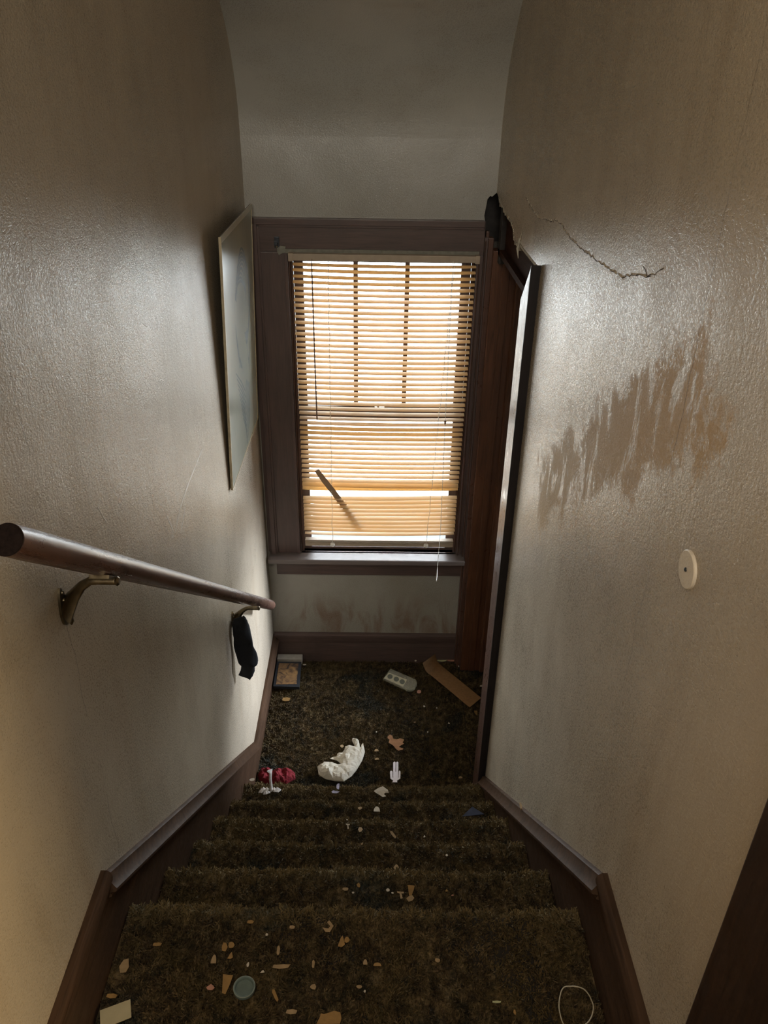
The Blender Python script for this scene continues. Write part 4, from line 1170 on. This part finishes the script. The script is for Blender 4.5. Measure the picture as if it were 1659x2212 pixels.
# the paint chips and scraps, one object each
CHIPS = [
    (-0.27, 0.874, -1.42, 0.014, 0.0186, 'ochre', 'poly', 'squarish ochre paint chip on the top carpet, above the half-moon chip'),
    (-0.258, 0.877, -1.42, 0.0124, 0.0144, 'ochre', 'poly', 'small ochre paint chip touching the squarish chip above the jar lid'),
    (-0.256, 0.858, -1.42, 0.0098, 0.0125, 'ochre', 'tri', 'triangular ochre paint chip on the top carpet, above the jar lid'),
    (-0.285, 0.851, -1.42, 0.0097, 0.0173, 'tan', 'half', 'half-moon tan paint chip on the top carpet, above left of the jar lid'),
    (-0.161, 0.838, -1.42, 0.0322, 0.0073, 'tan', 'strip', 'long tan splinter of paint lying across the top carpet, right of the jar lid'),
    (-0.254, 0.806, -1.42, 0.0181, 0.0311, 'ochre', 'wedge', 'wedge-shaped ochre card scrap touching the left side of the jar lid'),
    (-0.282, 0.8, -1.42, 0.0141, 0.0108, 'pink', 'poly', 'pinkish curled paint flake left of the ochre wedge scrap'),
    (-0.166, 0.787, -1.42, 0.007, 0.019, 'ochre', 'stripd', 'yellowish finger-shaped chip slanting on the top carpet, right of the jar lid'),
    (-0.082, 0.915, -1.42, 0.022, 0.0205, 'tan', 'ring', 'pale curled paint flake shaped like an open ring, below the top carpet edge'),
    (-0.055, 0.886, -1.42, 0.0133, 0.0206, 'ochre', 'tri', 'upright ochre leaf-like chip near the middle of the top carpet'),
    (-0.045, 0.888, -1.42, 0.0108, 0.0129, 'ochre', 'poly', 'small ochre chip beside the leaf-like chip near the middle of the top carpet'),
    (-0.149, 0.913, -1.42, 0.0101, 0.0058, 'tan', 'strip', 'short pale tan bar-shaped chip left of the ring-shaped flake'),
    (-0.17, 0.868, -1.42, 0.0057, 0.0168, 'tan', 'strip', 'narrow upright tan sliver above the long splinter of paint'),
    (-0.104, 0.843, -1.42, 0.0049, 0.0139, 'tan', 'strip', 'narrow upright tan sliver right of the long splinter of paint'),
    (-0.222, 0.841, -1.42, 0.0056, 0.0106, 'white', 'poly', 'tiny pale flake just above the jar lid'),
    (-0.194, 0.829, -1.42, 0.008, 0.0048, 'white', 'tri', 'tiny white flake right above the jar lid edge'),
    (-0.195, 0.898, -1.42, 0.0058, 0.0052, 'white', 'poly', 'tiny pale dot of paint above the long splinter of paint'),
    (-0.01, 0.847, -1.42, 0.0081, 0.0107, 'tan', 'half', 'small half-round yellow chip near the middle of the top carpet'),
    (0.012, 0.843, -1.42, 0.0146, 0.0073, 'ochre', 'half', 'flat dome-shaped tan chip right of the small half-round yellow chip'),
    (-0.02, 0.803, -1.42, 0.0103, 0.0054, 'tan', 'oval', 'small oval pale chip below the half-round yellow chip'),
    (-0.01, 0.795, -1.42, 0.004, 0.0054, 'white', 'poly', 'tiny white flake right below the small oval chip'),
    (-0.07, 0.751, -1.42, 0.042, 0.0204, 'ochre', 'big', 'large ochre card scrap at the bottom edge of the picture'),
    (-0.135, 0.76, -1.42, 0.0192, 0.0081, 'tan', 'strip', 'brownish tan strip chip left of the large ochre card scrap'),
    (-0.101, 0.802, -1.42, 0.0134, 0.0101, 'tan', 'poly', 'dull brown flake above the large ochre card scrap'),
    (0.22, 0.778, -1.42, 0.0156, 0.004, 'green', 'strip', 'thin greenish splinter on the top carpet, left of the beige band'),
    (0.249, 0.761, -1.42, 0.0054, 0.0089, 'ochre', 'poly', 'small ochre chip between the greenish splinter and the beige band'),
    (0.122, 0.851, -1.42, 0.0123, 0.0083, 'tan', 'poly', 'faint tan chip on the right half of the top carpet'),
    (-0.229, 0.923, -1.42, 0.0127, 0.0063, 'ochre', 'strip', 'small olive tan chip near the left of the top carpet edge'),
    (-0.443, 0.836, -1.42, 0.0192, 0.0291, 'tan', 'poly', 'large dull tan wallpaper scrap near the left skirting'),
    (-0.394, 0.878, -1.42, 0.0165, 0.0068, 'ochre', 'strip', 'short ochre bar chip above the dull tan wallpaper scrap'),
    (-0.45, 0.785, -1.42, 0.0186, 0.0073, 'ochre', 'strip', 'olive yellow sliver just above the cream card'),
    (-0.058, 1.114, -1.59, 0.0159, 0.0087, 'tan', 'poly', 'leftmost tan flake on the first step below the top'),
    (-0.029, 1.123, -1.59, 0.01, 0.0099, 'ochre', 'poly', 'round ochre flake right of the leftmost flake on the first step'),
    (-0.041, 1.105, -1.59, 0.0069, 0.004, 'white', 'poly', 'tiny white speck below the two left flakes on the first step'),
    (0.036, 1.112, -1.59, 0.0079, 0.0076, 'white', 'oval', 'small pale oval flake near the middle of the first step'),
    (0.046, 1.105, -1.59, 0.0069, 0.0043, 'white', 'poly', 'tiny pale speck beside the oval flake on the first step'),
    (0.064, 1.1, -1.59, 0.015, 0.0164, 'tan', 'tee', 'T-shaped tan flake on the first step below the top'),
    (0.088, 1.111, -1.59, 0.0159, 0.0229, 'ochre', 'wedge', 'slanted ochre wedge flake right of the T-shaped flake'),
    (0.086, 1.092, -1.59, 0.0192, 0.016, 'tan', 'poly', 'torn tan flake at the back of the first step, below the wedge flake'),
    (0.166, 1.112, -1.59, 0.007, 0.0054, 'ochre', 'tri', 'tiny triangular flake toward the right of the first step'),
    (0.179, 1.1, -1.59, 0.007, 0.004, 'pink', 'poly', 'tiny pinkish speck, rightmost on the first step'),
    (0.062, 1.303, -1.772, 0.0134, 0.0165, 'tan', 'poly', 'tan squarish flake on the second step below the top'),
    (0.193, 1.34, -1.772, 0.0069, 0.0066, 'white', 'poly', 'tiny pale speck right of the squarish flake on the second step'),
    (-0.035, 1.552, -1.94, 0.0144, 0.0201, 'tan', 'poly', 'pinkish tan flake in the middle of the third step'),
    (-0.072, 1.563, -1.94, 0.0118, 0.0156, 'white', 'tee', 'small jagged pale flake left on the third step'),
    (0.061, 1.535, -1.94, 0.0095, 0.0211, 'tan', 'stripd', 'slanted tan flake, rightmost large flake on the third step'),
    (-0.075, 1.586, -1.94, 0.0053, 0.0064, 'white', 'poly', 'tiny white dot above the jagged flake on the third step'),
    (0.151, 1.53, -1.94, 0.0059, 0.0069, 'white', 'tri', 'tiny pale flake toward the right of the third step'),
    (-0.027, 1.372, -1.772, 0.0058, 0.0068, 'tan', 'poly', 'tiny tan speck on the carpet, middle of the second step edge'),
    (0.014, 1.772, -2.115, 0.0205, 0.0232, 'white', 'half', 'cream half-moon flake on the fourth step'),
    (-0.041, 1.776, -2.115, 0.0146, 0.0125, 'tan', 'poly', 'small tan flake left of the cream half-moon flake'),
    (-0.443, 2.038, -2.28, 0.0229, 0.0166, 'white', 'poly', 'small pale flake on the fifth step beside the left skirting'),
    (0.022, 1.795, -2.115, 0.0044, 0.0055, 'white', 'poly', 'tiny speck above the half-moon flake on the fourth step'),
    (-0.126, 2.01, -2.28, 0.013, 0.0266, 'lilac', 'poly', 'small lilac plastic shred on the fifth step'),
    (-0.136, 1.985, -2.28, 0.0329, 0.0112, 'lilac', 'poly', 'flat lilac plastic shred below the small lilac shred on the fifth step'),
    (0.014, 2.399, -2.5, 0.0181, 0.0131, 'tan', 'half', 'small tan flake between the paper bag and the brown torn paper'),
    (0.016, 2.351, -2.5, 0.0179, 0.0128, 'tan', 'half', 'small tan flake nearest the comb, right of the paper bag'),
    (-0.132, 2.42, -2.5, 0.0149, 0.0154, 'tan', 'oval', 'small round tan flake touching the top of the paper bag'),
    (-0.214, 2.262, -2.5, 0.005, 0.0147, 'tan', 'tri', 'tan triangular scrap at the lower left of the paper bag'),
    (0.355, 2.256, -2.5, 0.0159, 0.0121, 'tan', 'half', 'small tan flake near the foot of the door casing'),
    (0.446, 2.418, -2.5, 0.0133, 0.0199, 'ochre', 'poly', 'ochre chip on the landing against the door threshold, nearer the stairs'),
    (0.457, 2.628, -2.5, 0.0175, 0.027, 'ochre', 'poly', 'bright ochre chip just below the cardboard strip'),
    (0.331, 2.559, -2.5, 0.0086, 0.0095, 'white', 'poly', 'tiny white crumb in the middle right of the landing'),
    (0.227, 2.664, -2.5, 0.0106, 0.01, 'white', 'poly', 'tiny pale crumb left below the cardboard strip'),
    (0.283, 2.654, -2.5, 0.007, 0.0099, 'white', 'poly', 'tiny white crumb below the cardboard strip'),
    (0.208, 2.759, -2.5, 0.0198, 0.0183, 'pink', 'oval', 'pink flake at the rounded end of the clear plastic tube'),
    (-0.397, 2.701, -2.5, 0.0354, 0.0229, 'ochre', 'strip', 'orange tan sliver below the little framed picture'),
    (0.013, 2.504, -2.5, 0.0068, 0.0092, 'white', 'poly', 'tiny white crumb above the brown torn paper'),
    (0.201, 2.977, -2.5, 0.0133, 0.0101, 'white', 'poly', 'white crumb by the back skirting, left of the cardboard strip'),
    (0.406, 2.939, -2.5, 0.0075, 0.0114, 'white', 'poly', 'tiny white crumb near the far right corner of the landing'),
    (0.504, 2.802, -2.5, 0.0219, 0.0107, 'white', 'strip', 'white splinter on the landing beyond the cardboard strip end'),
    (0.329, 2.978, -2.5, 0.0475, 0.0087, 'green', 'strip', 'thin pale stick behind the top of the cardboard strip'),
    (0.374, 2.987, -2.5, 0.0438, 0.0262, 'pink', 'poly', 'reddish brown scrap at the foot of the far door jamb'),
    (-0.336, 2.94, -2.5, 0.0225, 0.0085, 'white', 'poly', 'pale shred right of the little framed picture'),
    (0.235, 2.506, -2.5, 0.0068, 0.0069, 'white', 'poly', 'tiny crumb in the middle of the landing carpet'),
    (0.181, 2.564, -2.5, 0.0103, 0.0071, 'tan', 'poly', 'faint tan crumb below the plastic tube'),
]

def chip_outline(sh, w_, h_, r):
    if sh == 'half':
        return [(w_*.5*math.cos(t), -h_*.4+h_*.85*math.sin(t)) for t in [PI*i/8 for i in range(9)]]
    if sh == 'tri': return [(-w_*.5, -h_*.45), (w_*.1, -h_*.5), (w_*.5, -h_*.3), (w_*.15, h_*.5), (-w_*.1, h_*.3)]
    if sh == 'wedge': return [(-w_*.5, h_*.5), (w_*.5, h_*.45), (w_*.3, 0), (0, -h_*.5), (-w_*.35, -h_*.45)]
    if sh == 'strip': return [(-w_*.5, -h_*.3), (-w_*.1, -h_*.5), (w_*.4, -h_*.4), (w_*.5, h_*.2), (w_*.1, h_*.5), (-w_*.45, h_*.35)]
    if sh == 'stripd':
        return [(-w_*.9, h_*.5), (-w_*.3, h_*.45), (w_*.9, -h_*.35), (w_*.6, -h_*.5), (0, -h_*.3), (-w_*.9, h_*.25)]
    if sh == 'oval': return [(w_*.5*math.cos(t), h_*.5*math.sin(t)) for t in [2*PI*i/12 for i in range(12)]]
    if sh == 'tee': return [(-w_*.5, h_*.5), (w_*.5, h_*.42), (w_*.45, h_*.2), (w_*.12, h_*.22), (w_*.3, -h_*.45), (-w_*.05, -h_*.5), (-w_*.12, h_*.2), (-w_*.5, h_*.3)]
    if sh == 'ring': return [(-w_*.45, -h_*.1), (-w_*.2, -h_*.45), (w_*.2, -h_*.5), (w_*.5, 0), (w_*.1, h_*.5), (-w_*.1, h_*.35), (w_*.2, 0), (w_*.05, -h_*.2), (-w_*.2, -h_*.15)]
    if sh == 'big': return [(-w_*.5, -h_*.5), (w_*.45, -h_*.5), (w_*.5, -h_*.1), (w_*.45, h_*.35), (w_*.2, h_*.5), (-w_*.2, h_*.25), (-w_*.35, h_*.3), (-w_*.38, 0)]
    n = r.randint(6, 8)
    return [(w_*.5*r.uniform(.65, 1.1)*math.cos(2*PI*i/n), h_*.5*r.uniform(.65, 1.1)*math.sin(2*PI*i/n)) for i in range(n)]
for i, (x, y, z, w_, h_, mat, sh, lab) in enumerate(CHIPS):
    r = random.Random(100+i)
    pts = [(x+px, y+py) for px, py in chip_outline(sh, w_, h_, r)]
    big = max(w_, h_)
    low = y < .97
    nm = 'plastic_shred' if mat == 'lilac' else ('card_scrap' if 'scrap' in lab else ('splinter' if 'splinter' in lab or 'stick' in lab else 'paint_chip'))
    zc = z+(.0075 if low else .006)
    slab(nm, pts, zc, .0012, mat, lab, {'plastic_shred': 'shred', 'card_scrap': 'scrap', 'splinter': 'splinter', 'paint_chip': 'paint chip'}[nm],
         bend=(r.uniform(2, 9) if big > .009 else 0), tilt=(r.uniform(-.12, .12), r.uniform(0, .25)), group='loose chips and scraps on the carpet')
